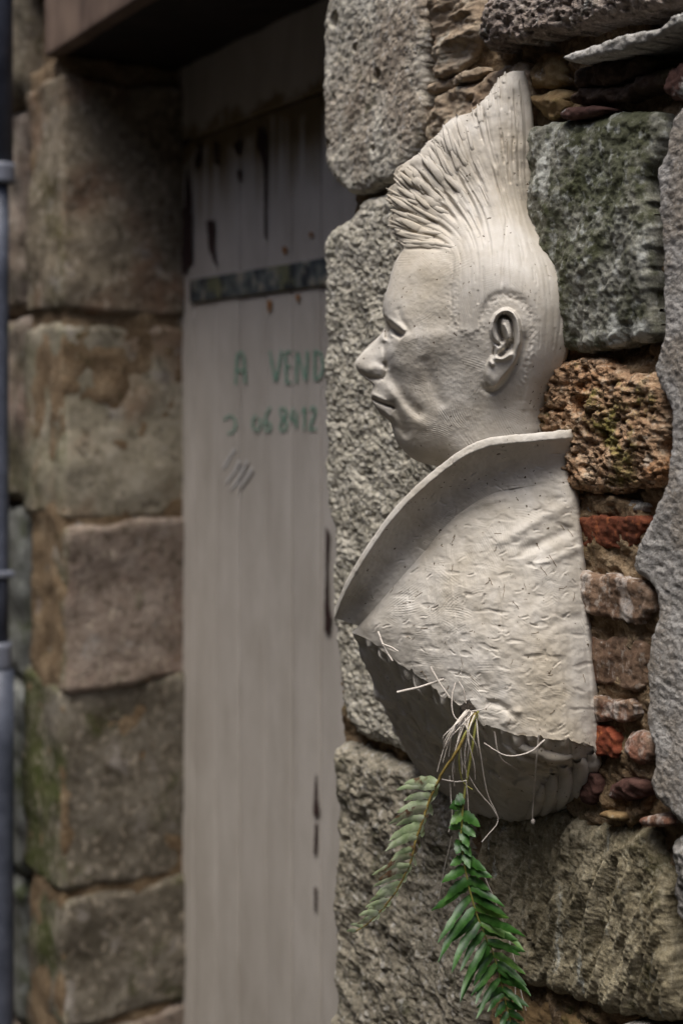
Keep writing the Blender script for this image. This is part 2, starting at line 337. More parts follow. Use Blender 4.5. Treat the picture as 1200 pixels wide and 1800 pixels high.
# ------------------------------------------------------------------ ground, street, far side of the alley
GZ = -1.5
def box_faces(): return np.array([[0, 1, 2, 3], [7, 6, 5, 4], [0, 4, 5, 1], [1, 5, 6, 2], [2, 6, 7, 3], [3, 7, 4, 0]])
def wbox(s0, s1, d0, d1, z0, z1):
    return np.array([W(s, d, z) for s, d, z in ((s0, d0, z0), (s1, d0, z0), (s1, d1, z0), (s0, d1, z0), (s0, d0, z1), (s1, d0, z1), (s1, d1, z1), (s0, d1, z1))])
def bevel_box(s0, s1, d0, d1, z0, z1, b):
    """box with chamfered edges: returns V, list of faces (rounded box grid)"""
    return block3d(s0, s1, d0, d1, z0, z1, b, .0, 1e9, 3)
def block3d(s0, s1, d0, d1, z0, z1, r, amp, nscale, n, seed=0.0, oct_=5, warp=0.0):
    lo = np.array([s0, d0, z0]); hi = np.array([s1, d1, z1]); size = hi - lo; Vs = []; Qs = []; off = 0
    for ax in range(3):
        a, b = [k for k in range(3) if k != ax]
        na, nb = ((n, n) if n < 6 else (max(4, int(size[a] / n_res(n))), max(4, int(size[b] / n_res(n)))))
        def knots(m, sz):
            t = np.linspace(0, 1, m + 1)
            e = min(.45, r / sz); return np.unique(np.concatenate([t, [e * .3, e * .65, e, 1 - e, 1 - e * .65, 1 - e * .3]]))
        ta, tb = knots(na, size[a]), knots(nb, size[b])
        A, B = np.meshgrid(ta, tb, indexing='ij')
        for side in (0, 1):
            p = np.zeros(A.shape + (3,)); p[..., a] = lo[a] + A * size[a]; p[..., b] = lo[b] + B * size[b]; p[..., ax] = hi[ax] if side else lo[ax]
            q = np.clip(p, lo + r, hi - r); v = p - q; L = np.linalg.norm(v, axis=-1, keepdims=True); v = v / (L + 1e-9)
            p = q + v * r
            if amp: p = p + v * (fbm(p * nscale + seed, oct_, .55) * amp)[..., None]
            if warp: p = p + warp * np.stack([.5 * fbm(p * 5 + seed + 3, 2), .5 * fbm(p * 5 + seed + 9, 2), fbm(p * 5 + seed + 15, 2)], -1)
            f = grid_faces(*A.shape, flip=(side == 0) ^ (ax == 1))
            Vs.append(p.reshape(-1, 3)); Qs.append(f + off); off += A.size
    P = np.concatenate(Vs); return W(P[:, 0], P[:, 1], P[:, 2]), np.concatenate(Qs)
def n_res(n): return 1.0 / n

gv = np.array([[-40, -40, GZ], [40, -40, GZ], [40, 40, GZ], [-40, 40, GZ]]); 
tag(meshobj('ground', gv, np.array([[0, 1, 2, 3]]), M_ground, smooth=False), kind='structure')

tag(meshobj('street_facade', wbox(-9, 9, 2.7, 3.0, GZ, 2.7), box_faces(), M_far, smooth=False), kind='structure')   # unseen houses across the narrow street, put in to block low sky
tag(meshobj('street_end_blocker', wbox(5.2, 5.6, -.3, 2.69, GZ, 4.2), box_faces(), M_far, smooth=False), kind='structure')  # unseen block added to keep far-end sky light off the face
tag(meshobj('street_end_blocker', wbox(-5.2, -4.8, -.3, 2.69, GZ, 2.5), box_faces(), M_far, smooth=False), kind='structure')   # added out of view behind the camera to cut sky light from that end

# ------------------------------------------------------------------ the stone wall
wall = empty('stone_wall', W(.55, 0, GZ), 'weathered rubble stone wall with red bricks and cement plaster around the boarded door', 'wall')
def relief(name, poly, base, mat, round_=.02, amp=.006, nscale=30, pit=0.0, pscale=60, bulge=.0, ds=.0022, dz=.0014, seed=0.0, wob=.005,
           deep=-.05, smooth_it=2, is_sz=False, parent=wall, tilt=(0, 0), streak=None, holes=(), label=None, fine=.0016, crag=.0):
    P = np.asarray(poly, float) if is_sz else wall_sz(*np.asarray(poly, float).T, base)
    for _ in range(smooth_it):
        P = np.stack([.78 * P + .22 * np.roll(P, -1, 0), .22 * P + .78 * np.roll(P, -1, 0)], 1).reshape(-1, 2)
    lo, hi = P.min(0) - .012, P.max(0) + .012
    S, Z = np.meshgrid(np.arange(lo[0], hi[0], ds), np.arange(lo[1], hi[1], dz), indexing='ij')
    d = sdist(S, Z, P); q = np.stack([S, Z, np.full_like(S, seed)], -1)
    d = d + wob * fbm(q * 28 + 5, 4) * 1.6 + wob * .4 * fbm(q * 120, 2)
    gs, gz = np.gradient(d, ds, dz); gl = np.hypot(gs, gz) + 1e-9
    out = d < 0
    S2 = np.where(out, S - gs / gl * d, S); Z2 = np.where(out, Z - gz / gl * d, Z)   # snap to the outline
    e = np.clip(d, 0, round_) / round_
    h = base - round_ * (1 - np.sqrt(np.clip(1 - (1 - e) ** 2, 0, 1)))
    c = P.mean(0); ext = (hi - lo) / 2
    h = h + bulge * np.clip(1 - ((S - c[0]) / ext[0]) ** 2, 0, 1) * np.clip(1 - ((Z - c[1]) / ext[1]) ** 2, 0, 1)
    h = h + tilt[0] * (S - c[0]) + tilt[1] * (Z - c[1])
    qs = q if streak is None else np.stack([S * streak[0] + Z * streak[1], Z * streak[2], np.full_like(S, seed)], -1)
    n1 = fbm(qs * nscale, 5, .55); h = h + crag * (.45 - np.abs(perlin(qs * nscale * .9 + 11)) * 1.6 - .6 * np.abs(perlin(qs * nscale * 2.3 + 5))) + amp * n1 * 1.8 + fine * fbm(qs * 170, 3, .6) * 1.5
    if pit:
        pn = perlin(q * pscale + 3) + .5 * perlin(q * pscale * 2.1 + 9); h = h - pit * sstep(.18, .62, pn) - pit * .5 * sstep(.2, .5, perlin(q * pscale * 2.7 + 31))
    for (hx, hy, hr, hd) in holes:
        cc = wall_sz(np.array(hx), np.array(hy)); rr = hr
        dd = np.hypot((S - cc[0]), (Z - cc[1])) + .3 * rr * fbm(q * 90 + hx, 2); h = h - hd * (1 - sstep(.55 * rr, rr, dd))
    h = np.where(out, deep, h)
    V = W(S2, h, Z2).reshape(-1, 3); f = grid_faces(*S.shape)
    keep = (d > -max(ds, dz) * 1.3).ravel(); f = f[keep[f].all(1) & (~out.ravel()[f]).any(1)]
    used = np.zeros(len(V), bool); used[f.ravel()] = True; idx = np.cumsum(used) - 1
    return meshobj(name, V[used], idx[f], mat, parent, label=label)

# core of the masonry, coarse, in the parts the photograph cannot resolve
relief('mortar', [(940, 868), (1160, 868), (1160, 1460), (1000, 1460), (940, 1300)], -.005, M_mortar, .006, .008, 30, .003, 60, ds=.003, dz=.002, seed=2.5, deep=-.03, wob=.003)
S_J = wall_sz(np.array(606.), np.array(700.))[0]        # edge of the core on the near jamb
S_L = 1.575; LZ = .652                                  # far jamb, lintel underside
Vc, Qc, off = [], [], 0
for b in ((-3.0, -.13, -.40, -.045, GZ, 3.4), (-.13, S_J, -.40, -.05, GZ, 3.4), (S_L + .02, 5.0, -.40, -.05, GZ, 3.4), (S_J, S_L + .02, -.40, -.05, LZ + .26, 3.4), (S_J, S_L + .02, -.40, DOOR - .06, GZ, LZ + .26)):
    Vc.append(wbox(*b)); Qc.append(box_faces() + off); off += 8
meshobj('wall_core', np.concatenate(Vc), np.concatenate(Qc), M_mortar, wall, smooth=False)
# earth mortar face between the stones of the near pier
pm = [(600, -60), (1290, -60), (1290, 1860), (598, 1860), (600, 1300), (606, 800), (606, 500), (618, 400), (622, 330), (600, 250)]
relief('mortar', pm, -.017, M_mortar, .01, .013, 26, .006, 50, ds=.004, dz=.003, seed=1.5, deep=-.09, wob=.003)

STONES = [
 ('pitted', [(566, -40), (744, -40), (742, 60), (739, 140), (737, 232), (727, 272), (692, 316), (652, 328), (613, 345), (590, 325), (565, 300), (563, 150)], .004, M_r1,
   dict(round_=.014, amp=.0035, nscale=22, pit=.0012, pscale=80, streak=(1, .5, .8), seed=2, fine=.0016, holes=((592, 35, .012, .03), (626, 85, .006, .02), (667, 132, .009, .025), (577, 255, .008, .02), (660, 262, .005, .012)))),
 ('coarse', [(565, 420), (575, 398), (604, 388), (630, 352), (660, 338), (700, 330), (760, 325), (890, 340), (890, 1000), (880, 1290), (840, 1385), (720, 1330), (602, 1288), (592, 1180), (583, 1105), (579, 1020), (585, 935), (569, 905), (566, 700), (564, 560)], .0, M_r2,
   dict(round_=.016, amp=.0042, nscale=24, pit=.0022, pscale=95, seed=4, fine=.0019)),
 ('dark', [(577, 1320), (600, 1303), (700, 1345), (812, 1400), (822, 1500), (816, 1640), (835, 1700), (850, 1860), (574, 1860), (580, 1700), (582, 1560), (588, 1500), (580, 1420)], .0, M_r3,
   dict(crag=.008, round_=.022, amp=.006, nscale=16, pit=.0028, pscale=70, seed=6, fine=.0022)),
 ('brown', [(748, -40), (832, -40), (846, 40), (832, 92), (800, 122), (770, 140), (748, 132)], .0, M_brown, dict(crag=.008, round_=.012, amp=.008, nscale=22, seed=8, streak=(.6, .2, 1.6))),
 ('brown', [(747, 145), (800, 128), (846, 112), (850, 128), (800, 150), (770, 163), (746, 166)], -.004, M_brown, dict(crag=.008, round_=.008, amp=.005, nscale=30, seed=9)),
 ('brown', [(744, 172), (800, 152), (860, 122), (920, 104), (935, 150), (925, 230), (900, 330), (760, 335), (742, 300)], -.004, M_brown, dict(crag=.008, round_=.012, amp=.006, nscale=22, seed=10, streak=(.8, .3, 1.3))),
 ('pinkish', [(850, -40), (1300, -40), (1300, -20), (1170, 8), (1060, 34), (960, 58), (880, 80), (834, 88), (826, 60), (842, 20)], .022, M_top, dict(round_=.016, amp=.007, nscale=26, pit=.006, pscale=70, seed=12, deep=-.06, fine=.003)),
 ('slab', [(980, 98), (1040, 78), (1100, 58), (1150, 52), (1190, 20), (1300, -8), (1300, 10), (1212, 38), (1160, 66), (1105, 88), (1050, 100), (1000, 112)], .026, M_slab, dict(round_=.006, amp=.004, nscale=40, seed=14, wob=.003)),
 ('ochre', [(922, 108), (950, 84), (985, 84), (982, 112), (984, 150), (922, 160)], -.004, M_yel, dict(crag=.008, round_=.012, amp=.006, nscale=30, seed=16)),
 ('ochre', [(922, 160), (984, 152), (986, 196), (962, 212), (926, 190)], -.002, M_yel, dict(crag=.008, round_=.012, amp=.005, nscale=30, seed=17)),
 ('darkst', [(1006, 122), (1060, 104), (1110, 92), (1150, 100), (1120, 136), (1060, 152), (1006, 158)], .006, M_dark, dict(crag=.008, round_=.010, amp=.006, nscale=36, seed=18)),
 ('darkst', [(1000, 160), (1060, 152), (1100, 140), (1180, 112), (1185, 140), (1130, 168), (1080, 180), (1000, 186)], .002, M_dark, dict(crag=.008, round_=.008, amp=.006, nscale=36, seed=19)),
 ('tile', [(978, 190), (1020, 184), (1068, 186), (1066, 196), (1020, 206), (980, 214)], .012, M_brickd, dict(round_=.006, amp=.002, nscale=40, seed=20, wob=.002)),
 ('tile', [(1155, 148), (1180, 110), (1300, 80), (1300, 160), (1180, 178), (1158, 172)], .010, M_brickd, dict(round_=.010, amp=.003, nscale=30, seed=21)),
 ('mossy', [(900, 250), (935, 216), (1000, 214), (1060, 202), (1105, 190), (1150, 196), (1172, 220), (1160, 275), (1142, 305), (1152, 400), (1150, 560), (1158, 596), (1100, 602), (1062, 618), (1000, 622), (900, 600)], .002, M_mossy,
   dict(crag=.0025, round_=.012, amp=.006, nscale=16, pit=.0012, pscale=50, seed=23, streak=(1.3, .4, .8), bulge=.012, fine=.0025)),
 ('coral', [(910, 660), (985, 632), (1050, 624), (1105, 655), (1140, 650), (1166, 716), (1170, 785), (1162, 850), (1100, 866), (1062, 874), (1022, 872), (900, 830)], .006, M_coral,
   dict(round_=.018, amp=.009, nscale=26, pit=.008, pscale=90, seed=26, fine=.004, holes=((1022, 712, .013, .025), (1045, 730, .007, .015), (1165, 790, .008, .02), (1030, 650, .005, .01)))),
 ('chip', [(960, 884), (1040, 876), (1110, 878), (1135, 884), (1125, 906), (960, 904)], -.008, M_grey, dict(round_=.010, amp=.006, nscale=40, seed=28)),
 ('brick', [(950, 908), (1040, 906), (1132, 906), (1130, 930), (1112, 964), (1060, 968), (1018, 962), (950, 950)], -.002, M_brick, dict(round_=.004, amp=.003, nscale=40, seed=30, wob=.003, tilt=(0, .12))),
 ('brickw', [(965, 1006), (1060, 1008), (1100, 1012), (1140, 1030), (1142, 1082), (1120, 1094), (1080, 1092), (1035, 1080), (965, 1066)], .008, M_brickw, dict(round_=.006, amp=.004, nscale=20, seed=31, crag=.003, wob=.006)),
 ('brickw', [(975, 1116), (1070, 1124), (1130, 1116), (1138, 1180), (1132, 1214), (1095, 1210), (1040, 1202), (975, 1192)], .0, M_brickw, dict(round_=.004, amp=.004, nscale=24, seed=32, crag=.004, wob=.006, streak=(1.6, .5, .7))),
 ('brickw', [(985, 1222), (1080, 1228), (1120, 1234), (1112, 1268), (1085, 1276), (985, 1262)], .004, M_brickw, dict(round_=.004, amp=.004, nscale=26, seed=33, crag=.003, wob=.006)),
 ('brick', [(990, 1270), (1078, 1280), (1086, 1336), (1060, 1336), (990, 1320)], .006, M_brick, dict(round_=.003, amp=.003, nscale=30, seed=34, crag=.002)),
 ('lump', [(1086, 1290), (1110, 1280), (1136, 1296), (1144, 1322), (1132, 1346), (1104, 1348), (1084, 1328)], .008, M_brickw, dict(round_=.012, amp=.004, nscale=30, seed=35, crag=.003)),
 ('tile', [(1014, 1362), (1044, 1356), (1048, 1404), (1034, 1418), (1016, 1412)], .006, M_brickd, dict(crag=.003, round_=.005, amp=.002, nscale=40, seed=36, wob=.002)),
 ('tile', [(1062, 1372), (1125, 1366), (1130, 1402), (1090, 1412), (1064, 1406)], .007, M_brickd, dict(crag=.003, round_=.007, amp=.003, nscale=40, seed=37, wob=.003)),
 ('chip', [(1046, 1424), (1090, 1430), (1088, 1448), (1046, 1440)], .008, M_yel, dict(round_=.005, amp=.002, nscale=40, seed=38, wob=.002)),
 ('chip', [(1116, 1438), (1150, 1432), (1180, 1448), (1160, 1456), (1120, 1452)], .008, M_brickw, dict(round_=.005, amp=.002, nscale=40, seed=39, wob=.002)),
 ('ribbed', [(826, 1415), (900, 1432), (1000, 1424), (1060, 1450), (1140, 1462), (1148, 1500), (1166, 1540), (1172, 1620), (1184, 1720), (1192, 1800), (1120, 1800), (1052, 1780), (980, 1752), (900, 1728), (846, 1690), (832, 1640), (832, 1500)], .0, M_fibre,
   dict(crag=.008, round_=.020, amp=.009, nscale=20, seed=41, streak=(2.2, .9, .55), fine=.003, holes=((925, 1650, .006, .01), (935, 1665, .008, .012)))),
 ('greyst', [(1174, 1474), (1215, 1466), (1300, 1480), (1300, 1640), (1200, 1642), (1182, 1630), (1170, 1560)], .010, M_grey, dict(round_=.018, amp=.009, nscale=26, seed=43)),
 ('greyst', [(1190, 1655), (1300, 1652), (1300, 1860), (1210, 1860), (1204, 1780), (1192, 1700)], .004, M_grey, dict(round_=.018, amp=.008, nscale=26, seed=44)),
 ('darkst', [(862, 1712), (940, 1752), (1040, 1786), (1060, 1860), (862, 1860)], -.012, M_yel, dict(round_=.016, amp=.008, nscale=30, seed=45)),
 ('greyst', [(1070, 1796), (1130, 1812), (1185, 1806), (1195, 1860), (1075, 1860)], .004, M_grey, dict(round_=.014, amp=.006, nscale=30, seed=46)),
]
NAMES = {'brick': 'brick', 'brickw': 'brick', 'tile': 'brick'}
LAB = {'mossy': 'square grey stone blotched with dark moss', 'coral': 'porous orange stone full of holes', 'ribbed': 'large olive grey stone with ribbed grain',
       'slab': 'pale thin ledge slab', 'coarse': 'big coarse grey stone behind the face'}
for kind_, poly, base, mat, kw in STONES:
    relief(NAMES.get(kind_, 'stone'), poly, base, mat, label=LAB.get(kind_), **kw)
# cement plaster over the right of the wall
pl = [(1185, 192), (1165, 235), (1162, 280), (1146, 300), (1152, 360), (1154, 420), (1157, 500), (1158, 560), (1160, 600), (1140, 640), (1142, 655), (1168, 712), (1174, 740), (1172, 800), (1162, 860), (1148, 885), (1138, 905), (1118, 950), (1106, 985), (1112, 1010), (1140, 1034), (1146, 1062), (1148, 1092), (1132, 1130), (1128, 1180), (1130, 1230), (1126, 1262), (1142, 1300), (1146, 1340), (1136, 1375), (1150, 1410), (1178, 1432), (1200, 1462), (1230, 1466), (1300, 1480), (1700, 1560), (1700, 0), (1300, 150), (1210, 182)]
relief('plaster', pl, .012, M_plaster, .010, .0028, 12, .0008, 150, ds=.0022, dz=.0016, seed=48, wob=.004, deep=-.05, smooth_it=1, fine=.0016)
# rubble courses beyond the frame
zc = [-1.5, -1.25, -1.02]
def course(z0, z1, s0, s1, sd):
    s = s0; rr = random.Random(sd)
    while s < s1 - .08:
        w = min(rr.uniform(.16, .34), s1 - s); 
        if s1 - s - w < .1: w = s1 - s
        V, Q = block3d(s + .008, s + w - .008, -.2, rr.uniform(-.012, .012), z0 + .008, z1 - .008, .03, .016, 14, 30, rr.uniform(0, 50), 4)
        meshobj('stone', V, Q, rr.choice([M_r1, M_r3, M_grey, M_brown, M_fibre]), wall); s += w
course(-1.5, -1.2, -.6, S_J + .03, 1); course(-1.2, -.95, -.6, S_J + .03, 2); course(-.95, -.76, -.6, .05, 3); course(-1.0, -.838, .05, S_J + .02, 6)
course(.535, .77, .04, S_J + .03, 4); course(.42, .64, -.9, .04, 5); course(.66, .9, -.9, .04, 7); course(.78, 1.0, .04, S_J + .1, 8)

# far jamb: quoins with a worn front face and the reveal
sL = wall_sz(np.array(103.), np.array(700.))[0]
def zj(py, px=205, d=-.13): return wall_pt(np.array(float(px)), np.array(float(py)), d)[2]
rows = [(152, 545, 0), (575, 905, 1), (925, 1195, 2), (1200, 1545, 3), (1562, 1775, 3), (1790, 2050, 2)]
Q_MATS = [M_q[0], M_q[1], M_q[2], M_q[3], M_q[3], M_q[2]]
for k, (a, b, mi) in enumerate(rows):
    V, Q = block3d(sL + .006 * (k % 2), sL + .215 + .03 * (k % 2), DOOR - .04, -.004 - .006 * (k % 3), zj(b + 7), zj(a - 7), (.012, .016, .012, .020, .016, .016)[k], .013, 7, 130, k * 7.3, 7, .022)
    meshobj('stone', V, Q, Q_MATS[k], wall)
V, Q = block3d(sL + .012, sL + .20, DOOR - .04, -.02, zj(573), zj(548), .008, .012, 20, 90, 3.3); meshobj('stone', V, Q, M_q[0], wall)
V, Q = block3d(sL + .012, sL + .20, DOOR - .04, -.02, zj(924), zj(908), .006, .010, 20, 90, 4.3); meshobj('stone', V, Q, M_grey, wall)
fr = [(-40, 190, M_q[0]), (195, 545, M_q[2]), (560, 880, M_q[2]), (890, 1190, M_qmoss), (1195, 1530, M_qmoss), (1545, 1790, M_qmoss), (1800, 2050, M_q[2])]
for k, (a, b, m_) in enumerate(fr):
    za = zj(a, 30, -.02); zb = zj(b, 30, -.02); s = sL + .235 + .02 * (k % 2)
    V, Q = block3d(s, s + .34, -.2, -.004 - .008 * (k % 2), zb, za, .03, .03, 10, 60, k * 5.1 + 60, 5); meshobj('stone', V, Q, m_, wall)
    V, Q = block3d(s + .36, s + .8, -.2, -.004, zb + .05, za + .05, .03, .03, 10, 40, k * 5.1 + 90, 4); meshobj('stone', V, Q, M_q[(k + 1) % 4], wall)
V, Q = block3d(sL + .010, sL + .2, DOOR - .04, -.012, GZ, LZ, .006, .016, 16, 80, 2.2, 6); meshobj('mortar', V, Q, M_mortar, wall)
# timber lintel
V, Q = block3d(S_J - .1, sL + .04, DOOR - .05, -.022, LZ + .001, LZ + .17, .006, .006, 12, 40, 4.0, 4); meshobj('lintel', V, Q, M_shade_wood, wall, label='dark timber lintel over the doorway')
V, Q = block3d(S_J - .1, sL + .045, -.020, .012, LZ - .002, LZ + .165, .005, .004, 12, 60, 8.0, 4); meshobj('fascia_board', V, Q, M_beam, wall, label='pinkish brown board along the front of the lintel')  # board added to keep the front lighter than the shade-coloured beam
V, Q = block3d(S_J - .1, sL + .25, -.2, -.005, LZ + .175, LZ + .45, .03, .02, 10, 40, 9.0, 4); meshobj('stone', V, Q, M_q[0], wall)

# ------------------------------------------------------------------ boarded door
door = empty('boarded_door', W(1.05, DOOR, GZ), 'weathered mauve grey board door with peeling paint and green hand lettering', 'door')
def door_s(px, py=700): return wall_sz(np.array(float(px)), np.array(float(py)), DOOR)[0]
edges = [door_s(p) for p in (305, 340, 380, 421, 467, 513, 563)]
w = edges[-1] - edges[-2]; edges += [edges[-1] - .13, edges[-1] - .26, edges[-1] - .39]
edges[0] += .06
for k in range(len(edges) - 1):
    g = .0012
    V, Q = block3d(edges[k + 1] + g, edges[k] - g, DOOR - .03, DOOR + random.uniform(-.0012, .0012), GZ, .50, .003, .001, 6, 3, k)
    meshobj('board', V, Q, M_paint, door)
V, Q = block3d(edges[-1], edges[0], DOOR - .03, DOOR + .004, .503, LZ + .02, .004, .002, 6, 12, 3.3); meshobj('top_rail', V, Q, M_paint, door)
# worn metal strip across the boards
zs0, zs1 = door_pt(np.array(340.), np.array(532.))[2], door_pt(np.array(340.), np.array(492.))[2]
V, Q = block3d(edges[-1], door_s(338), DOOR - .002, DOOR + .006, zs0, zs1, .002, .001, 30, 12, 5.0); meshobj('metal_strip', V, Q, M_strip, door)
def flat_patch(name, pts, mat, e, px_thick=None, jag=1.2, kind=None, parent=door):
    """thin flake on the door boards, outlined on the door plane"""
    p = np.asarray(pts, float); q = []
    for k in range(len(p)):
        a, b = p[k], p[(k + 1) % len(p)]; m = max(2, int(np.linalg.norm(b - a) / 5))
        for t in range(m): q.append(a + (b - a) * t / m + RNG.normal(size=2) * jag * np.array([.35, 1]))
    q = np.array(q); n = len(q); A = door_pt(q[:, 0], q[:, 1], e); B = door_pt(q[:, 0], q[:, 1], e - .004)
    me_ = bpy.data.meshes.new(name); i = list(range(n))
    me_.from_pydata([tuple(v) for v in np.concatenate([A, B])], [], [i] + [[k, k + n, (k + 1) % n + n, (k + 1) % n] for k in range(n)])
    me_.materials.append(mat); o = bpy.data.objects.new(name, me_); COL.objects.link(o); o.parent = parent; o.location = -parent.location
    if kind: o['kind'] = kind
    return o
Z7 = lambda L: [(300 + x / 3.913, 100 + y / 3.913) for x, y in L]
for L in ([(110, 770), (130, 850), (148, 1000), (150, 1420), (95, 1500), (45, 1470), (48, 1060), (92, 1050), (100, 900)], [(190, 580), (212, 620), (215, 720), (172, 790), (165, 700), (185, 650)],
          [(295, 580), (330, 590), (322, 700), (345, 760), (300, 740)], [(430, 610), (482, 570), (478, 690), (455, 670)], [(600, 480), (640, 500), (658, 560), (662, 690), (655, 1060), (658, 1250), (645, 1240), (640, 760), (615, 670), (590, 620)],
          [(245, 1125), (305, 1125), (300, 1330), (326, 1450), (290, 1400), (262, 1330)], [(460, 770), (484, 780), (480, 860), (464, 850)], [(150, 560), (110, 610), (75, 640), (80, 580), (120, 490)]):
    flat_patch('peeled_patch', Z7(L), M_bare, .0035)
for L in ([(555, 1358), (557, 1400), (561, 1425), (556, 1438), (550, 1430), (552, 1390)], [(553, 1450), (558, 1448), (556, 1500), (551, 1500)], [(552, 1560), (556, 1560), (556, 1600), (552, 1598)],
          [(572, 925), (578, 935), (575, 1000), (577, 1060), (582, 1085), (578, 1115), (570, 1108), (570, 1060), (572, 1010)]):
    flat_patch('peeled_patch', L, M_bare, .0035, jag=.7)
for (x, y, r, l) in ((500, 439, 5, 8), (473, 533, 5, 16), (523, 522, 4.5, 8), (546, 412, 4, 5)):
    flat_patch('rust_stain', [(x - r * .6, y - r), (x + r * .6, y - r), (x + r * .8, y), (x + r * .3, y + l), (x - r * .2, y + l), (x - r * .8, y)], M_rust, .0035 if y != 523 else .003, jag=.6)
def strokes(name, lines, width, mat, e=.0022):
    V, Q, off = [], [], 0
    for L in lines:
        p = smooth_path([(x, y, 0) for x, y in L], max(6, int(len(L) * 5)))[:, :2]; tg = np.gradient(p, axis=0); tg /= np.linalg.norm(tg, axis=1)[:, None] + 1e-9
        nn = np.stack([-tg[:, 1], tg[:, 0]], 1); wd = width * (.8 + .5 * RNG.random(len(p)))[:, None] / 2
        a, b = p + nn * wd, p - nn * wd; A = door_pt(a[:, 0], a[:, 1], e); B = door_pt(b[:, 0], b[:, 1], e)
        V.append(np.stack([A, B], 1).reshape(-1, 3)); Q.append(grid_faces(len(p), 2) + off); off += 2 * len(p)
    return meshobj(name, np.concatenate(V), np.concatenate(Q), mat, door, smooth=False)
for name, lines in (('A', [[(414, 676), (415, 650), (417, 622)], [(417, 622), (426, 620), (429, 640), (431, 674)], [(416, 652), (429, 650)]]),
                    ('V', [[(474, 617), (479, 645), (484, 671)], [(484, 671), (490, 645), (494, 615)]]),
                    ('E', [[(501, 620), (502, 645), (503, 674)], [(501, 620), (511, 617)], [(502, 645), (510, 643)], [(503, 674), (512, 671)]]),
                    ('N', [[(521, 672), (521, 645), (522, 618)], [(522, 618), (530, 645), (537, 670)], [(537, 670), (539, 640), (540, 616)]]),
                    ('D', [[(553, 616), (553, 640), (553, 667)], [(553, 616), (563, 622), (567, 642), (562, 662), (553, 668)]]),
                    ('0', [[(394, 738), (402, 731), (411, 735), (414, 748), (408, 760), (400, 762)]]),
                    ('0', [[(450, 729), (444, 738), (445, 752), (452, 757), (457, 746), (456, 734)]]),
                    ('6', [[(475, 716), (468, 728), (465, 745), (468, 757), (475, 755), (474, 744), (466, 743)]]),
                    ('8', [[(501, 718), (493, 718), (493, 730), (502, 740), (502, 754), (493, 756), (493, 744), (502, 730), (501, 718)]]),
                    ('4', [[(515, 717), (511, 738), (521, 737)], [(521, 724), (520, 752)]]),
                    ('1', [[(531, 726), (535, 716), (535, 735), (534, 756)]]),
                    ('2', [[(545, 722), (551, 714), (554, 724), (548, 740), (544, 755), (556, 753)]])):
    strokes('letter' if name.isalpha() else 'digit', lines, 3.6 if name.isalpha() else 3.2, M_green)
strokes('scrape_mark', [[(393, 822), (402, 805), (413, 788)], [(397, 848), (412, 828), (422, 808)], [(405, 860), (418, 842), (435, 808)], [(420, 856), (434, 838), (444, 822)]], 4.5, M_chalk)

# ------------------------------------------------------------------ drainpipe at the far left
sp = wall_sz(np.array(2.), np.array(700.), .05)[0]
pipe = empty('drainpipe', W(sp, .05, GZ), 'grey blue drainpipe on the wall at the left edge', 'drainpipe')
def vtube(name, z0, z1, r, mat, s=sp, d=.05):
    zz = np.linspace(z0, z1, 6); V, q = tube(W(np.full(6, s), np.full(6, d), zz), r, 20)
    c0 = len(V); V = np.concatenate([V, [W(s, d, z0), W(s, d, z1)]]); i = np.arange(20); j = (i + 1) % 20
    t = np.concatenate([np.stack([np.full(20, c0), j, i], -1), np.stack([np.full(20, c0 + 1), i + 100, j + 100], -1)])
    return meshobj(name, V, [q, t], mat, pipe)
def zp(py): return wall_pt(np.array(5.), np.array(float(py)), .05)[2]
vtube('pipe_section', zp(315), 3.3, .0245, M_pipe); vtube('pipe_collar', zp(322), zp(286), .028, M_pipel)
vtube('pipe_section', zp(1180), zp(318), .016, M_pipe); vtube('pipe_collar', zp(1180), zp(1130), .022, M_pipel); vtube('pipe_section', GZ, zp(1178), .0265, M_pipe)
V, Q = block3d(sp - .022, sp + .022, .027, .073, zp(1016), zp(1004), .004, 0, 1, 3); meshobj('bracket', V, Q, M_pipel, pipe)

# ------------------------------------------------------------------ the clay bust
bust = empty('clay_bust', bust_pt(np.array(860.), np.array(1300.), 0.0), 'pale clay bust with tall mohawk and upturned collar on the stone wall', 'sculpture')
def curve_x(pts, ys, sm=3):
    p = np.array(sorted(pts, key=lambda a: a[1]), float); x = np.interp(ys, p[:, 1], p[:, 0])
    k = np.exp(-.5 * (np.arange(-3 * sm, 3 * sm + 1) / sm) ** 2); k /= k.sum(); xp = np.pad(x, 3 * sm, mode='edge'); return np.convolve(xp, k, 'valid')
LEFT = [(905, 124), (892, 128), (878, 136), (868, 152), (858, 168), (850, 176), (846, 178), (838, 190), (826, 200), (812, 202), (800, 206), (788, 212), (778, 226), (768, 238), (752, 250), (744, 258), (737, 272), (733, 278), (722, 276), (716, 282), (708, 290), (701, 292),
        (693, 304), (694, 316), (697, 322), (687, 328), (681, 340), (683, 352), (692, 364), (690, 372), (685, 382), (684, 396), (690, 412), (698, 424), (708, 436), (703, 445), (694, 460), (687, 480), (682, 501), (675, 522), (672, 540), (673, 554), (677, 563), (676, 574), (672, 584), (664, 593), (652, 603),
        (635, 620), (624, 634), (622, 640), (625, 649), (638, 663), (650, 671), (656, 676), (655, 684), (651, 692), (650, 698), (653, 704), (655, 709), (660, 716), (667, 726), (678, 735), (686, 742), (690, 756), (693, 768), (698, 780), (708, 791), (722, 805), (740, 814), (760, 818.5), (778, 820), (786, 824), (790, 840), (794, 890)]
RIGHT = [(906, 122), (912, 140), (918, 165), (922, 200), (924, 240), (922, 300), (926, 345), (932, 380), (946, 408), (962, 432), (976, 458), (988, 490), (994, 520), (996, 550), (995, 585), (990, 620), (981, 650), (968, 680), (958, 700), (953, 720), (952, 745), (956, 770), (960, 890)]
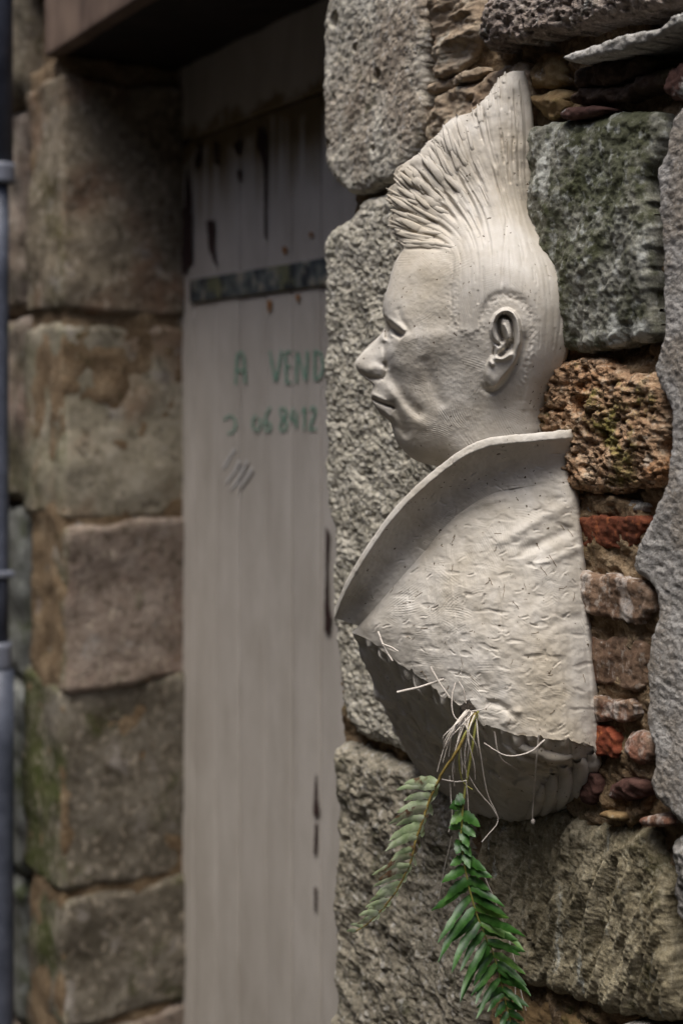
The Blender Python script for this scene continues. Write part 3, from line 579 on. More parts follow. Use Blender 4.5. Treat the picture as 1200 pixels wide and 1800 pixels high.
def hwall(px):
    p = wall_pt(px, np.full(np.shape(px), 690.)); return (p - BP) @ EL
CP = [  # px, py, half thickness in mm
 (742, 462, 40), (730, 450, 26), (712, 455, 18), (700, 470, 17), (715, 485, 33), (745, 490, 47), (790, 490, 58), (850, 480, 68), (900, 480, 71), (950, 490, 63), (760, 445, 38), (800, 450, 52), (850, 440, 58), (900, 430, 54), (935, 430, 42),
 (705, 400, 9), (740, 405, 17), (770, 420, 28), (800, 400, 32), (850, 395, 40), (895, 390, 38), (915, 390, 28), (700, 345, 7), (760, 345, 16), (830, 345, 25), (890, 345, 24), (705, 305, 7), (760, 285, 12), (830, 280, 19), (890, 280, 19),
 (770, 245, 8), (810, 215, 8), (850, 205, 13), (895, 205, 13), (895, 150, 8), (870, 165, 6), (910, 250, 14), (910, 320, 17),
 (690, 500, 21), (690, 525, 29), (700, 545, 40), (720, 525, 44), (760, 525, 54), (800, 525, 62), (850, 525, 70), (910, 525, 74), (955, 530, 67),
 (687, 560, 30), (705, 570, 43), (730, 570, 50), (770, 572, 57), (820, 570, 65), (880, 575, 72), (930, 575, 72), (965, 580, 62),
 (678, 580, 7), (684, 590, 25), (692, 596, 37), (705, 596, 47), (730, 596, 53), (770, 592, 60), (830, 592, 66), (670, 590, 8), (666, 604, 7),
  (657, 625, 8), (668, 615, 10), (674, 605, 11), (679, 612, 22), (687, 618, 36), (705, 618, 44), (735, 620, 52), (775, 620, 57), (830, 620, 63), (890, 625, 69), (935, 625, 66), (965, 630, 54),
 (628, 640, 4.6), (642, 617, 4.4), (657, 602, 4.6), (632, 652, 3), (645, 664, 4), (640, 634, 6.4), (650, 620, 6.2), (636, 641, 6), (663, 606, 6.5), (648, 645, 8.5), (662, 648, 12.5), (672, 645, 14), (679, 640, 17), (688, 645, 29), (704, 645, 42), (730, 645, 48), (770, 648, 51), (820, 650, 59), (880, 660, 65), (930, 665, 58), (955, 665, 48),
 (660, 668, 11), (672, 664, 15), (682, 668, 22), (695, 668, 29), (712, 670, 38), (740, 675, 43), (780, 680, 50), (830, 685, 57), (890, 690, 58), (930, 695, 50),
 (659, 688, 8.5), (672, 686, 15), (686, 688, 27), (700, 692, 34), (720, 698, 39), (745, 704, 43), (790, 712, 50), (850, 715, 54), (900, 720, 53), (935, 725, 42),
 (660, 700, 8.5), (676, 704, 18), (690, 712, 24), (703, 716, 30), (725, 722, 37), (672, 722, 10), (686, 728, 20), (700, 738, 26), (720, 742, 33), (750, 745, 40), (790, 745, 46), (840, 750, 50), (900, 755, 51), (935, 755, 42),
 (700, 760, 17), (715, 768, 24), (740, 775, 32), (770, 780, 37), (800, 785, 42), (722, 792, 17), (745, 800, 22), (770, 805, 24), (800, 812, 34), (840, 800, 47), (890, 800, 51), (935, 800, 42), (830, 860, 44), (890, 860, 51), (935, 870, 42), (805, 860, 28),
]
gx = np.arange(600, 1040, 2.0); gy = np.arange(110, 900, 2.0); GX, GY = np.meshgrid(gx, gy, indexing='ij')
pts, val = [], []
for x, y, h in CP: pts.append((x, y)); val.append(h * h)
lp = np.array(LEFT, float); ly = np.arange(126, 892, 9.0); lx = np.interp(ly, lp[:, 1], lp[:, 0])
for x, y in zip(lx, ly): pts.append((x, y)); val.append(0)
rp = np.array(RIGHT, float); ry = np.arange(126, 892, 22.0); rx = np.interp(ry, rp[:, 1], rp[:, 0])
for x, y in zip(rx, ry):
    hw = max(6.0, 1000 * float(hwall(np.array(x)))); pts.append((x, y)); val.append(hw * hw)
pts = np.array(pts) / 100; val = np.array(val, float)
D = np.linalg.norm(pts[:, None] - pts[None], axis=2); n_ = len(pts)
A = np.zeros((n_ + 3, n_ + 3)); A[:n_, :n_] = D; A[:n_, n_] = 1; A[:n_, n_ + 1:] = pts; A[n_:, :n_] = A[:n_, n_:].T
sol = np.linalg.solve(A + np.diag([1e-9] * (n_ + 3)), np.concatenate([val, [0, 0, 0]]))
gp = np.stack([GX.ravel(), GY.ravel()], 1) / 100; Hf = np.zeros(len(gp))
for a in range(0, len(gp), 20000):
    b = gp[a:a + 20000]; Hf[a:a + 20000] = np.linalg.norm(b[:, None] - pts[None], axis=2) @ sol[:n_] + sol[n_] + b @ sol[n_ + 1:]
Hf = Hf.reshape(GX.shape)
def blur(Aa, s):
    k = np.exp(-.5 * (np.arange(-int(3 * s), int(3 * s) + 1) / s) ** 2); k /= k.sum(); r = len(k) // 2
    for ax in (0, 1):
        P = np.pad(Aa, [(r, r) if q == ax else (0, 0) for q in (0, 1)], mode='edge')
        Aa = sum(k[j] * np.take(P, range(j, j + Aa.shape[ax]), axis=ax) for j in range(len(k)))
    return Aa
wy = sstep(560, 530, GY); Hs = blur(Hf, 2.2) * (1 - wy) + blur(Hf, 5.5) * wy
def bil(G, x, y):
    fx = np.clip((x - gx[0]) / 2, 0, len(gx) - 1.001); fy = np.clip((y - gy[0]) / 2, 0, len(gy) - 1.001)
    i, j = fx.astype(int), fy.astype(int); a, b = fx - i, fy - j
    return G[i, j] * (1 - a) * (1 - b) + G[i + 1, j] * a * (1 - b) + G[i, j + 1] * (1 - a) * b + G[i + 1, j + 1] * a * b
# combed strands of the mohawk: guide lines carry a value across the flow
GUIDE = [[(797, 580), (796, 540), (797, 500), (797, 460), (780, 440), (745, 436), (712, 432), (690, 415)], [(812, 580), (812, 500), (806, 440), (775, 412), (730, 398), (684, 388)],
         [(828, 560), (828, 500), (820, 430), (780, 385), (730, 360), (684, 345)], [(845, 560), (845, 500), (838, 420), (795, 350), (745, 322), (695, 303)],
         [(862, 540), (860, 480), (855, 410), (815, 330), (768, 285), (735, 265)], [(882, 540), (880, 470), (875, 400), (845, 320), (815, 265), (790, 210)],
         [(908, 540), (905, 460), (895, 390), (875, 310), (860, 240), (848, 180)], [(930, 700), (940, 620), (940, 560), (935, 470), (912, 390), (895, 310), (890, 220), (885, 140)],
         [(940, 720), (962, 620), (965, 500), (938, 410), (914, 330), (910, 230), (903, 130)], [(950, 720), (978, 640), (990, 560), (986, 490), (945, 400), (924, 320), (922, 230), (914, 150)]]
gpx, gv_ = [], []
for k, L in enumerate(GUIDE):
    for p in smooth_path([(a, b, 0) for a, b in L], 16): gpx.append(p[:2]); gv_.append(k / (len(GUIDE) - 1))
gpx = np.array(gpx) / 100; D = np.linalg.norm(gpx[:, None] - gpx[None], axis=2); sq = np.linalg.solve(D + np.eye(len(D)) * .02, np.array(gv_) - .5)
Qf = np.zeros(len(gp))
for a in range(0, len(gp), 20000): Qf[a:a + 20000] = np.linalg.norm(gp[a:a + 20000][:, None] - gpx[None], axis=2) @ sq + .5
Qf = blur(Qf.reshape(GX.shape), 4.0); GQ = blur(np.hypot(*np.gradient(Qf, 2.0, 2.0)), 6)
def groove(x, y, line, w, depth):
    p = np.asarray(line, float); m = (x > p[:, 0].min() - 4 * w) & (x < p[:, 0].max() + 4 * w) & (y > p[:, 1].min() - 4 * w) & (y < p[:, 1].max() + 4 * w)
    o = np.zeros(x.shape)
    if m.any():
        sp_ = smooth_path([(a, b, 0) for a, b in p], max(6, 4 * len(p)))[:, :2] if len(p) > 2 else p
        d, t = seg_dist(x[m], y[m], sp_); o[m] = -depth * np.exp(-(d / w) ** 2)
        if len(p) > 2 and .15 * np.linalg.norm(np.diff(sp_, axis=0), axis=1).sum() > 1.2 * w: o[m] *= sstep(0, .15, t) * (1 - sstep(.85, 1, t))
    return o
EAR = [(866, 606), (861, 594), (859, 580), (861, 565), (868, 551), (880, 542), (893, 540), (905, 547), (913, 560), (917, 580), (917, 602), (913, 620), (906, 638), (896, 652), (886, 663), (877, 676), (868, 683), (858, 681), (851, 671), (849, 655), (851, 642), (857, 632), (863, 622)]
HAIRLINE = [(600, 436), (700, 430), (716, 437), (745, 434), (778, 436), (796, 446), (798, 480), (794, 520), (795, 560), (806, 582), (822, 590), (842, 582), (848, 556), (862, 530), (888, 520), (915, 527), (932, 552), (936, 590), (930, 630), (918, 670), (915, 720), (1040, 720), (1040, 100), (600, 100)]
CLUMP = [([(697, 322), (735, 338), (775, 362), (808, 395)], 3.5, 6), ([(690, 365), (735, 376), (775, 398), (800, 420)], 3.5, 5), ([(736, 278), (760, 312), (790, 352), (818, 395)], 3.5, 6), ([(715, 285), (748, 318), (785, 360)], 2.6, 4),
         ([(684, 392), (725, 404), (770, 420), (795, 440)], 3, 4), ([(770, 238), (800, 300), (830, 360), (850, 410)], 3, 4.5), ([(846, 180), (856, 240), (872, 300)], 2.5, 3), ([(800, 208), (818, 260), (845, 330)], 2.5, 3), ([(868, 155), (878, 220), (890, 290)], 2.2, 2.5),
         ([(752, 252), (780, 305), (806, 350)], 2.2, 3), ([(702, 330), (740, 348), (780, 378)], 2, 3), ([(700, 298), (735, 325), (770, 350)], 2, 3), ([(890, 380), (885, 440), (880, 510)], 2.2, 2), ([(840, 350), (855, 400), (862, 450)], 2.5, 2.5)]
def head_h(x, y):
    """lateral half thickness (mm) of the near side at photograph pixel x, y"""
    h = np.sqrt(np.clip(bil(Hs, x, y), 0, None))
    hm = sdist(x, y, HAIRLINE); hair = sstep(-3, 4, hm); q = bil(Qf, x, y)
    # face: eye, lid, nose wing, folds, lips
    for L, w_, dp in (([(675, 562), (678, 570), (680, 580), (681, 592)], 5, 16), ([(677, 566), (684, 573), (693, 581), (709, 593)], 4.8, 24), ([(679, 580), (686, 583), (697, 588)], 4, 8), ([(664, 546), (675, 556), (688, 564), (706, 576), (716, 586)], 5, -3.2),
                      ([(683, 592), (692, 590), (704, 592)], 3, -2.5), ([(677, 596), (676, 612), (677, 630), (681, 652)], 5, 5), ([(675, 634), (679, 648), (676, 660), (668, 669)], 4, 4), ([(652, 648), (660, 645), (668, 648)], 7, -2.2),
                      ([(628, 654), (641, 661), (655, 665), (672, 665)], 5, 4.5), ([(682, 640), (694, 675), (712, 703), (745, 738)], 11, 4.5), ([(674, 668), (690, 690), (708, 714), (730, 736), (756, 760)], 11, -2.0), ([(650, 699), (664, 706), (678, 711), (690, 715), (694, 722)], 3.2, 7),
                      ([(653, 692), (664, 697), (676, 703)], 3.5, -1.6), ([(664, 717), (674, 722), (684, 731)], 4, -1.5), ([(690, 712), (700, 732), (714, 758)], 8, 3.5), ([(742, 622), (756, 664), (782, 722)], 11, 2.2),
                      ([(690, 598), (730, 592), (790, 586), (845, 588)], 11, -.6), ([(715, 478), (745, 466), (785, 468)], 14, -.7), ([(725, 505), (760, 502), (785, 510)], 20, 1.2), ([(700, 545), (706, 562), (716, 580)], 6, 2.0), ([(690, 745), (700, 752), (712, 765)], 6, 2)):
        h = h + groove(x, y, L, w_, dp) * sstep(0, 6, h)
    # hair: raised cap, combed strands and clumps
    gq = bil(GQ, x, y); n1 = perlin(np.stack([q * 27, y * .006, x * .002], -1)) * sstep(.016, .008, gq); n2 = perlin(np.stack([q * 38, y * .008, x * .004], -1)) * sstep(.0085, .004, gq); n3 = perlin(np.stack([q * 14, y * .004, x * 0], -1)) * sstep(.026, .012, gq)
    up = sstep(430, 330, y); amp = (.45 + .85 * up)
    h = h + hair * np.minimum(1, h / 8) * (1.0 + amp * (.9 * n1 + .8 * n2 + 1.1 * n3) + 1.6 * up * fbm(np.stack([x * .03, y * .03, 0 * x], -1), 3))
    for L, w_, dp in STROKES:
        g_ = groove(x, y, L, w_, dp)
        if g_.any(): h = h + g_ * hair * np.minimum(1, h / 8)
    for L, w_, dp in CLUMP: h = h + groove(x, y, L, w_ * 1.2, dp * .65) * np.minimum(1, h / 6)
    h = h + groove(x, y, [(798, 445), (796, 480), (793, 520), (796, 560)], 3, .9) + groove(x, y, [(708, 439), (745, 437), (780, 440)], 3, 1.5)
    h = h + groove(x, y, [(842, 580), (850, 545), (868, 522), (892, 518), (918, 528), (934, 556), (938, 600)], 7, 1.8)
    rg = np.exp(-(hm / 9.0) ** 2) * (y > 480); h = h + rg * perlin(np.stack([x * .16, y * .16, x * 0], -1)) * .6
    # ear
    e = sdist(x, y, EAR); m = sstep(-1.0, 4.5, e); fr = sstep(846, 868, x) * .75 + .25; h = h + m * (9.5 * fr + 5 * sstep(880, 912, x))
    for L, w_, dp in (([(864, 600), (863, 578), (868, 558), (882, 547), (896, 547), (906, 558), (911, 580), (911, 604), (905, 624)], 4.2, -4), ([(874, 566), (880, 557), (889, 556), (897, 564), (901, 582), (901, 604), (898, 622)], 2.8, 8), ([(876, 562), (882, 556), (890, 558)], 3.5, 6),
                      ([(875, 568), (877, 582), (882, 598)], 4.0, 11), ([(880, 585), (888, 600), (892, 612)], 4, 5), ([(896, 602), (890, 614), (880, 623)], 5.0, 10), ([(866, 612), (866, 622)], 4.0, 13), ([(860, 592), (868, 602), (876, 606)], 3.2, 6), ([(854, 602), (851, 612)], 4, -5),
                      ([(884, 566), (892, 585), (894, 600)], 3, -3.5), ([(872, 630), (884, 630), (896, 624)], 4, -4), ([(858, 632), (864, 640)], 4, -4), ([(858, 660), (866, 668)], 9, -2)):
        h = h + groove(x, y, L, w_, dp) * m
    h = h + (1 - m) * groove(x, y, [(920, 575), (921, 605), (914, 628), (898, 658), (880, 680), (866, 690), (850, 683), (845, 668)], 4.5, 3.5)
    # modelling marks
    P = np.stack([x, y, 0 * x], -1); soft = 1 - hair
    h = h + soft * np.minimum(1, h / 12) * (.9 * fbm(P * .035, 3) + .35 * fbm(P * .14, 3)) * (1 - .6 * m)
    return h
def marks(x, y, cx, cy, n, seed):
    """fine parallel scraper lines in scattered patches (mm)"""
    r = np.random.default_rng(seed); o = np.zeros(x.shape)
    for k in range(n):
        px_, py_ = r.uniform(*cx), r.uniform(*cy); a = r.uniform(0, np.pi); R = r.uniform(12, 26); kf = r.uniform(1.3, 1.9); cv = r.uniform(-.012, .012)
        m = (abs(x - px_) < 2 * R) & (abs(y - py_) < 2 * R)
        if not m.any(): continue
        dx, dy = x[m] - px_, y[m] - py_; u_ = dx * np.cos(a) + dy * np.sin(a); v_ = -dx * np.sin(a) + dy * np.cos(a)
        o[m] += np.sin((v_ + cv * u_ * u_) * kf) * np.exp(-(u_ / R) ** 2 - (v_ / (R * .5)) ** 2) * r.uniform(.12, .3)
    return o
def cuts(x, y, cx, cy, n, seed):
    """short nicks and curls left by the modelling tool (mm)"""
    r = np.random.default_rng(seed); o = np.zeros(x.shape)
    for k in range(n):
        a = r.uniform(-.9, .9) + (np.pi / 2 if r.random() < .25 else 0); L = r.uniform(6, 22); px_, py_ = r.uniform(*cx), r.uniform(*cy); c = r.uniform(-.5, .5)
        line = [(px_ + L * t * np.cos(a + c * t), py_ + L * t * np.sin(a + c * t)) for t in (-.5, 0, .5)]
        o += groove(x, y, line, r.uniform(.9, 1.8), r.uniform(.4, 1.5)) - groove(x, y, [(p + 1.6, q + 2.0) for p, q in line], 1.8, .5)
    return o
def hair_strokes(n, seed):
    """tool strokes that follow the combed flow of the hair"""
    r = np.random.default_rng(seed); qx, qy = np.gradient(Qf, 2.0, 2.0); out = []
    while len(out) < n:
        x, y = r.uniform(700, 985), r.uniform(190, 640)
        if not (np.interp(y, lp[:, 1], lp[:, 0]) + 6 < x < np.interp(y, rp[:, 1], rp[:, 0]) - 10): continue
        L = int(r.uniform(5, 16) * (1 if y < 430 else .7)); p = [(x, y)]
        for k in range(L):
            gx_, gy_ = float(bil(qx, np.array(x), np.array(y))), float(bil(qy, np.array(x), np.array(y))); g = math.hypot(gx_, gy_) + 1e-9
            if x > 800 and gx_ < .45 * g: break
            x, y = x + 7 * gy_ / g * -1 * np.sign(-gx_ or 1), y + 7 * gx_ / g * np.sign(-gx_ or 1); 
            if y < 150: break
            p.append((x, y))
        if len(p) > 4: out.append((p[::2], r.uniform(1.2, 2.6), r.uniform(.4, 1.5) * (1.1 if p[0][1] < 430 else .5)))
    return out
STROKES = hair_strokes(190, 21)
NR, NC = 780, 300
ys = np.linspace(124.5, 889, NR); xf = curve_x(LEFT, ys, 2); xb = curve_x(RIGHT, ys, 4)
rag = sstep(440, 420, ys); xf = xf + rag * (4.5 * perlin(np.stack([ys * .11, 0 * ys, 0 * ys], -1)) + 3.5 * np.abs(perlin(np.stack([ys * .23, 0 * ys + 4, 0 * ys], -1))) + 1.5 * perlin(np.stack([ys * .5, 0 * ys + 8, 0 * ys], -1)) - 2)
tt = np.linspace(0, 1, NC - 8); tt = .55 * tt + .45 * (1 - np.cos(np.pi * tt / 2))
X = xf[:, None] + (xb - xf)[:, None] * tt[None]; Yg = np.repeat(ys[:, None], NC - 8, 1)
Hm = head_h(X, Yg) + marks(X, Yg, (680, 990), (440, 800), 20, 5); Hm = np.maximum(Hm, .3) * np.sqrt(sstep(0, 1, (X - xf[:, None]) / 3.0 + .001))
Hm = Hm * np.sqrt(sstep(0, 1, (ys - 123.5) / 5))[:, None]
# continue behind into the wall
ex = np.linspace(0, 1, 9)[1:]; Xe = xb[:, None] + ex[None] * 14; He = Hm[:, -1:] * np.sqrt(np.clip(1 - ex[None] ** 2, 0, 1))
XX = np.concatenate([X, Xe], 1); HH = np.concatenate([Hm, He], 1) / 1000; YY = np.repeat(ys[:, None], NC, 1)
near = bust_pt(XX, YY, HH); fq = grid_faces(NR, NC)
cxq = XX.ravel()[fq].mean(1); cyq = YY.ravel()[fq].mean(1)
r3, c3 = np.arange(0, NR, 3), np.unique(np.concatenate([np.arange(0, NC, 3), [NC - 1]])); farv = (near - 2 * HH[..., None] * EL)[np.ix_(r3, c3)]
ff = grid_faces(len(r3), len(c3), True); fcx = XX[np.ix_(r3, c3)].ravel()[ff].mean(1); fcy = YY[np.ix_(r3, c3)].ravel()[ff].mean(1)
def sub(V, f):
    u = np.unique(f); m = np.full(len(V), -1); m[u] = np.arange(len(u)); return V[u], m[f]
def piece(name, mn, mf, parent, label=None, extra=False):
    a, fa = sub(near.reshape(-1, 3), fq[mn]); b, fb = sub(farv.reshape(-1, 3), ff[mf]); ev, ef = (np.concatenate(tuft_V), np.concatenate(tuft_Q)) if extra else (np.zeros((0, 3)), np.zeros((0, 4), int))
    return meshobj(name, np.concatenate([a, b, ev]), np.concatenate([fa, fb + len(a), ef + len(a) + len(b)]), M_clay, parent, label=label)
hq, hf_ = inside(cxq, cyq, HAIRLINE), inside(fcx, fcy, HAIRLINE); eq, ef_ = inside(cxq, cyq, np.array(EAR)), inside(fcx, fcy, np.array(EAR))
tuft_V, tuft_Q, toff = [], [], 0
def add_tuft(cx0, cy0, dx, dy, L, wd, lift, over, bend):
    """a wet strand of clay lying on the mohawk: flattened, pointed, running along (dx, dy)"""
    global toff
    n = 18; t = np.linspace(0, 1, n); nx, ny = -dy, dx
    x = cx0 + dx * (over - L * (1 - t)) + nx * bend * (1 - t) ** 2 * L; y = cy0 + dy * (over - L * (1 - t)) + ny * bend * (1 - t) ** 2 * L
    ok = np.interp(y, lp[:, 1], lp[:, 0]); hb = head_h(np.maximum(x, ok + 4), y)
    hb = np.maximum(hb, 2.5) + lift * np.sin(np.pi * np.clip(t * .8 + .1, 0, 1)) - 4.5 * sstep(.35, 0, t) - 1.5 * sstep(.8, 1, t); wv = wd * (np.sin(np.pi * (.10 + .88 * t)) ** .6) * (1 - .35 * t)
    P = []
    for a in np.linspace(0, 2 * np.pi, 9)[:-1]:
        P.append(bust_pt(x + nx * wv * .5 * np.cos(a), y + ny * wv * .5 * np.cos(a), (hb + 1.25 * np.sin(a) * wv / wd) / 1000))
    V = np.stack(P, 1); i = np.arange(n * 8).reshape(n, 8); j = np.roll(i, -1, 1)
    tuft_V.append(V.reshape(-1, 3)); tuft_Q.append(np.stack([i[:-1], j[:-1], j[1:], i[1:]], -1).reshape(-1, 4) + toff); toff += n * 8
rt = np.random.default_rng(33)
for y_ in np.concatenate([np.arange(205, 300, 9.5), np.arange(298, 425, 9.0)]):
    x_ = float(np.interp(y_, lp[:, 1], lp[:, 0])); f_ = np.clip((y_ - 130) / 290, 0, 1); a_ = math.radians(-88 - 80 * f_ ** 1.15 + rt.uniform(-9, 9))
    for rep in range(2 if y_ > 200 else 1):
        add_tuft(x_ + rep * rt.uniform(8, 40), y_ + rep * rt.uniform(4, 26) * (1 - f_), math.cos(a_), math.sin(a_), rt.uniform(50, 105), rt.uniform(8, 19), rt.uniform(0, 1.2) + .6 * rep, rt.uniform(-4, 9) * (1 - rep), rt.uniform(-.02, .12))
for y_ in np.arange(134, 205, 8.0):
    x_ = float(np.interp(y_, lp[:, 1], lp[:, 0])); a_ = math.radians(-84 - 14 * (y_ - 130) / 75 + rt.uniform(-7, 7))
    add_tuft(x_ + rt.uniform(0, 5), y_, math.cos(a_), math.sin(a_), rt.uniform(28, 50), rt.uniform(6, 10), 0, rt.uniform(1, 9), rt.uniform(0, .06))
head = piece('head', ~hq & ~eq, ~hf_ & ~ef_, bust); piece('mohawk_hair', hq & ~eq, hf_ & ~ef_, head, extra=True)
a, fa = sub(near.reshape(-1, 3), fq[eq]); meshobj('ear', a, fa, M_clay, head); b, fb = sub(farv.reshape(-1, 3), ff[ef_]); meshobj('ear', b, fb, M_clay, head)

# coat: flared collar, chest, and the hollowed corbel underneath
def curve3(rows, n): return smooth_path(np.array(rows, float), n)
NU = 260
J = curve3([(630, 1100, .002), (655, 1072, .02), (690, 1032, .034), (740, 975, .046), (800, 908, .056), (870, 866, .064), (940, 853, .065), (1004, 846, .060), (1016, 844, .045)], NU)
E = curve3([(618, 1112, .002), (650, 1126, .028), (690, 1158, .05), (740, 1192, .078), (800, 1234, .100), (860, 1276, .116), (930, 1294, .124), (1000, 1302, .118), (1050, 1312, .092), (1064, 1314, .07)], NU)
RIM = curve3([(588, 1086, .002), (610, 1034, .03), (645, 975, .05), (700, 900, .070), (776, 830, .086), (845, 788, .094), (930, 776, .090), (1000, 769, .072), (1014, 768, .05)], NU)
def surf(name, rows_, mat=M_clay, flip=False, disp=None, parent=bust, mirror=True):
    G = np.stack(rows_, 0) if isinstance(rows_, list) else rows_; V = bust_pt(G[..., 0], G[..., 1], G[..., 2])
    f = grid_faces(*G.shape[:2], flip=flip); Vs, fs = [V.reshape(-1, 3)], [f]
    if mirror:
        M = (V - 2 * G[..., 2:3] * EL)[::4, ::4]; Vs.append(M.reshape(-1, 3)); fs.append(grid_faces(*M.shape[:2], flip=not flip) + V[..., 0].size)
    return meshobj(name, np.concatenate(Vs), np.concatenate(fs), mat, parent)
vv = np.linspace(0, 1, 300)[:, None, None]; jag = np.zeros((NU, 3)); u = np.linspace(0, 1, NU)
jag[:, 1] = (5 * fbm(np.stack([u * 30, u * 0, u * 0], -1), 4) + 9 * sstep(.1, .55, perlin(np.stack([u * 17 + 4, u * 0, u * 0], -1))) - 5 * sstep(.2, .5, perlin(np.stack([u * 41, u * 0, u * 0 + 3], -1)))) * sstep(.05, .2, u); E = E + jag
C = J[None] * (1 - vv) + E[None] * vv
C[..., 2] += .016 * np.sin(np.pi * vv[..., 0] ** .9) * np.sin(np.pi * np.clip(u, 0, .9) / .95)[None] ** .7
P = np.stack([C[..., 0], C[..., 1], 0 * C[..., 0]], -1); w_ = np.minimum(1, C[..., 2] / .02)
dh = (3.2 * fbm(P * .012 + 4, 3) + 1.5 * fbm(P * .035, 3) + .5 * fbm(P * .11, 3) - .9 * sstep(.25, .6, perlin(P * np.array([.03, .075, 1]) + 3)) + marks(C[..., 0], C[..., 1], (640, 1050), (860, 1300), 110, 8) + cuts(C[..., 0], C[..., 1], (640, 1045), (870, 1290), 120, 3))
for L, wd, dp in (([(905, 975), (960, 950), (1010, 925)], 9, 3), ([(860, 960), (900, 940), (960, 905), (1008, 885)], 10, -2.5), ([(930, 1000), (990, 975), (1025, 960)], 8, -2), ([(940, 1120), (990, 1090), (1030, 1085)], 9, 2), ([(875, 1030), (880, 1090), (884, 1130)], 2, 1.2),
                  ([(760, 930), (830, 890), (900, 872)], 6, -1.5), ([(1010, 860), (1022, 1000), (1040, 1180), (1046, 1290)], 4, -2), ([(850, 1235), (880, 1240), (905, 1262)], 6, 3), ([(885, 1280), (895, 1255), (920, 1250)], 6, -2)):
    dh = dh + groove(C[..., 0], C[..., 1], L, wd, dp)
C[..., 2] += dh / 1000 * w_
coat = surf('coat', C)
fv, fq_, fo = [], [], 0
rf = np.random.default_rng(44); CW = bust_pt(C[..., 0], C[..., 1], C[..., 2])
for k in range(42):
    i_, j_ = rf.integers(8, 290), rf.integers(40, 246); a_ = rf.uniform(0, np.pi); L_ = rf.uniform(5, 16); ln = []
    for t_ in np.linspace(-.5, .5, 5):
        ii = int(np.clip(i_ + L_ * t_ * np.sin(a_) * 1.1, 0, 299)); jj = int(np.clip(j_ + L_ * t_ * np.cos(a_) * .6, 0, NU - 1)); ln.append(CW[ii, jj] + EL * .0003)
    V, q = tube(np.array(ln), rf.uniform(.00015, .0003), 5); fv.append(V); fq_.append(q + fo); fo += len(V)
meshobj('plant_fibres', np.concatenate(fv), np.concatenate(fq_), M_fibr, bust, kind='stuff')
# collar as one folded band: outer face, rolled rim, inner face down to the neck
IN = RIM.copy(); IN[:, 2] = np.maximum(RIM[:, 2] - .012, 0); IN[:, 1] -= 9
INB = J.copy(); INB[:, 2] = np.maximum(J[:, 2] - .014, 0); INB[:, 1] -= 14; INB[:, 0] += 6
TOPR = RIM.copy(); TOPR[:, 1] -= 14; TOPR[:, 0] -= 1; TOPR[:, 2] = np.maximum(RIM[:, 2] - .004, 0)
prof = []
for t in np.linspace(0, 1, 70):                         # outer face
    c = J * (1 - t) + RIM * t; c[:, 2] += -.010 * math.sin(math.pi * t) * np.minimum(1, c[:, 2] / .02); prof.append(c)
for t in np.linspace(0, 1, 12)[1:]:                    # rolled edge
    a1 = (1 - t) ** 2; prof.append(RIM * a1 + (TOPR + np.array([0, 1.5, .003])) * 2 * t * (1 - t) + TOPR * t * t)
for t in np.linspace(0, 1, 14)[1:]: prof.append(TOPR * (1 - t) + IN * t)
for t in np.linspace(0, 1, 30)[1:]: prof.append(IN * (1 - t) + INB * t)
G = np.stack(prof, 0); P = np.stack([G[..., 0], G[..., 1], G[..., 2] * 300], -1)
G[..., 2] += (1.0 * fbm(P * .05, 3) + .6 * fbm(P * .14, 3) + marks(G[..., 0], G[..., 1], (600, 1000), (770, 1080), 40, 12) + cuts(G[..., 0], G[..., 1], (600, 1000), (780, 1080), 80, 6)) / 1000 * np.minimum(1, G[..., 2] / .02)
G[..., 1] += 1.6 * fbm(P * .06 + 7, 3)
surf('collar', G, flip=True, parent=bust)
# underside: from the hem back to the wall
hem = bust_pt(E[:, 0], E[:, 1], E[:, 2]); far_hem = (hem - 2 * E[:, 2:3] * EL)[::-1][-70:]
wn_ = smooth_path([tuple(wall_pt(np.array(float(a)), np.array(float(b)), -.012)) for a, b in ((724, 1336), (745, 1368), (780, 1398), (830, 1432), (890, 1452), (950, 1442), (1006, 1412), (1036, 1372), (1052, 1335), (1064, 1320))], NU)
fw = smooth_path([tuple(wall_pt(np.array(float(a)), np.array(float(b)), -.012)) for a, b in ((840, 1180), (790, 1215), (745, 1285), (724, 1336))], 70)
top = np.concatenate([far_hem, hem[1:]]); bot = np.concatenate([fw, wn_[1:]]); k = np.linspace(0, 1, 120)[:, None, None]
Sf = top[None] * (1 - k) + bot[None] * k
bul = np.sin(np.pi * k) ** .8 * .006; Sf = Sf + bul * (np.array([0, 0, -1.0]) + .35 * EF + .25 * EL * 0)
pn = fbm(Sf * 22, 4)[..., None]; dirn = (.5 * EL + .4 * EF - np.array([0, 0, .6])); Sf = Sf + dirn * (.010 * pn - .004 * np.abs(perlin(Sf * np.array([55, 55, 26])))[..., None] + .003 * sstep(.1, .5, perlin(Sf * 70 + 9))[..., None] + .004 * fbm(Sf * np.array([60, 60, 25]), 3)[..., None]) * np.sin(np.pi * np.clip(k, .0, 1))
lipn = sstep(.16, .02, k[..., 0]) * perlin(np.stack(np.broadcast_arrays(np.linspace(0, 40, Sf.shape[1])[None], k[..., 0] * 6, 0.0), -1)); Sf = Sf + dirn * (lipn * .009)[..., None] * sstep(0, .03, k)
meshobj('underside', Sf.reshape(-1, 3), grid_faces(*Sf.shape[:2]), M_clay, bust)

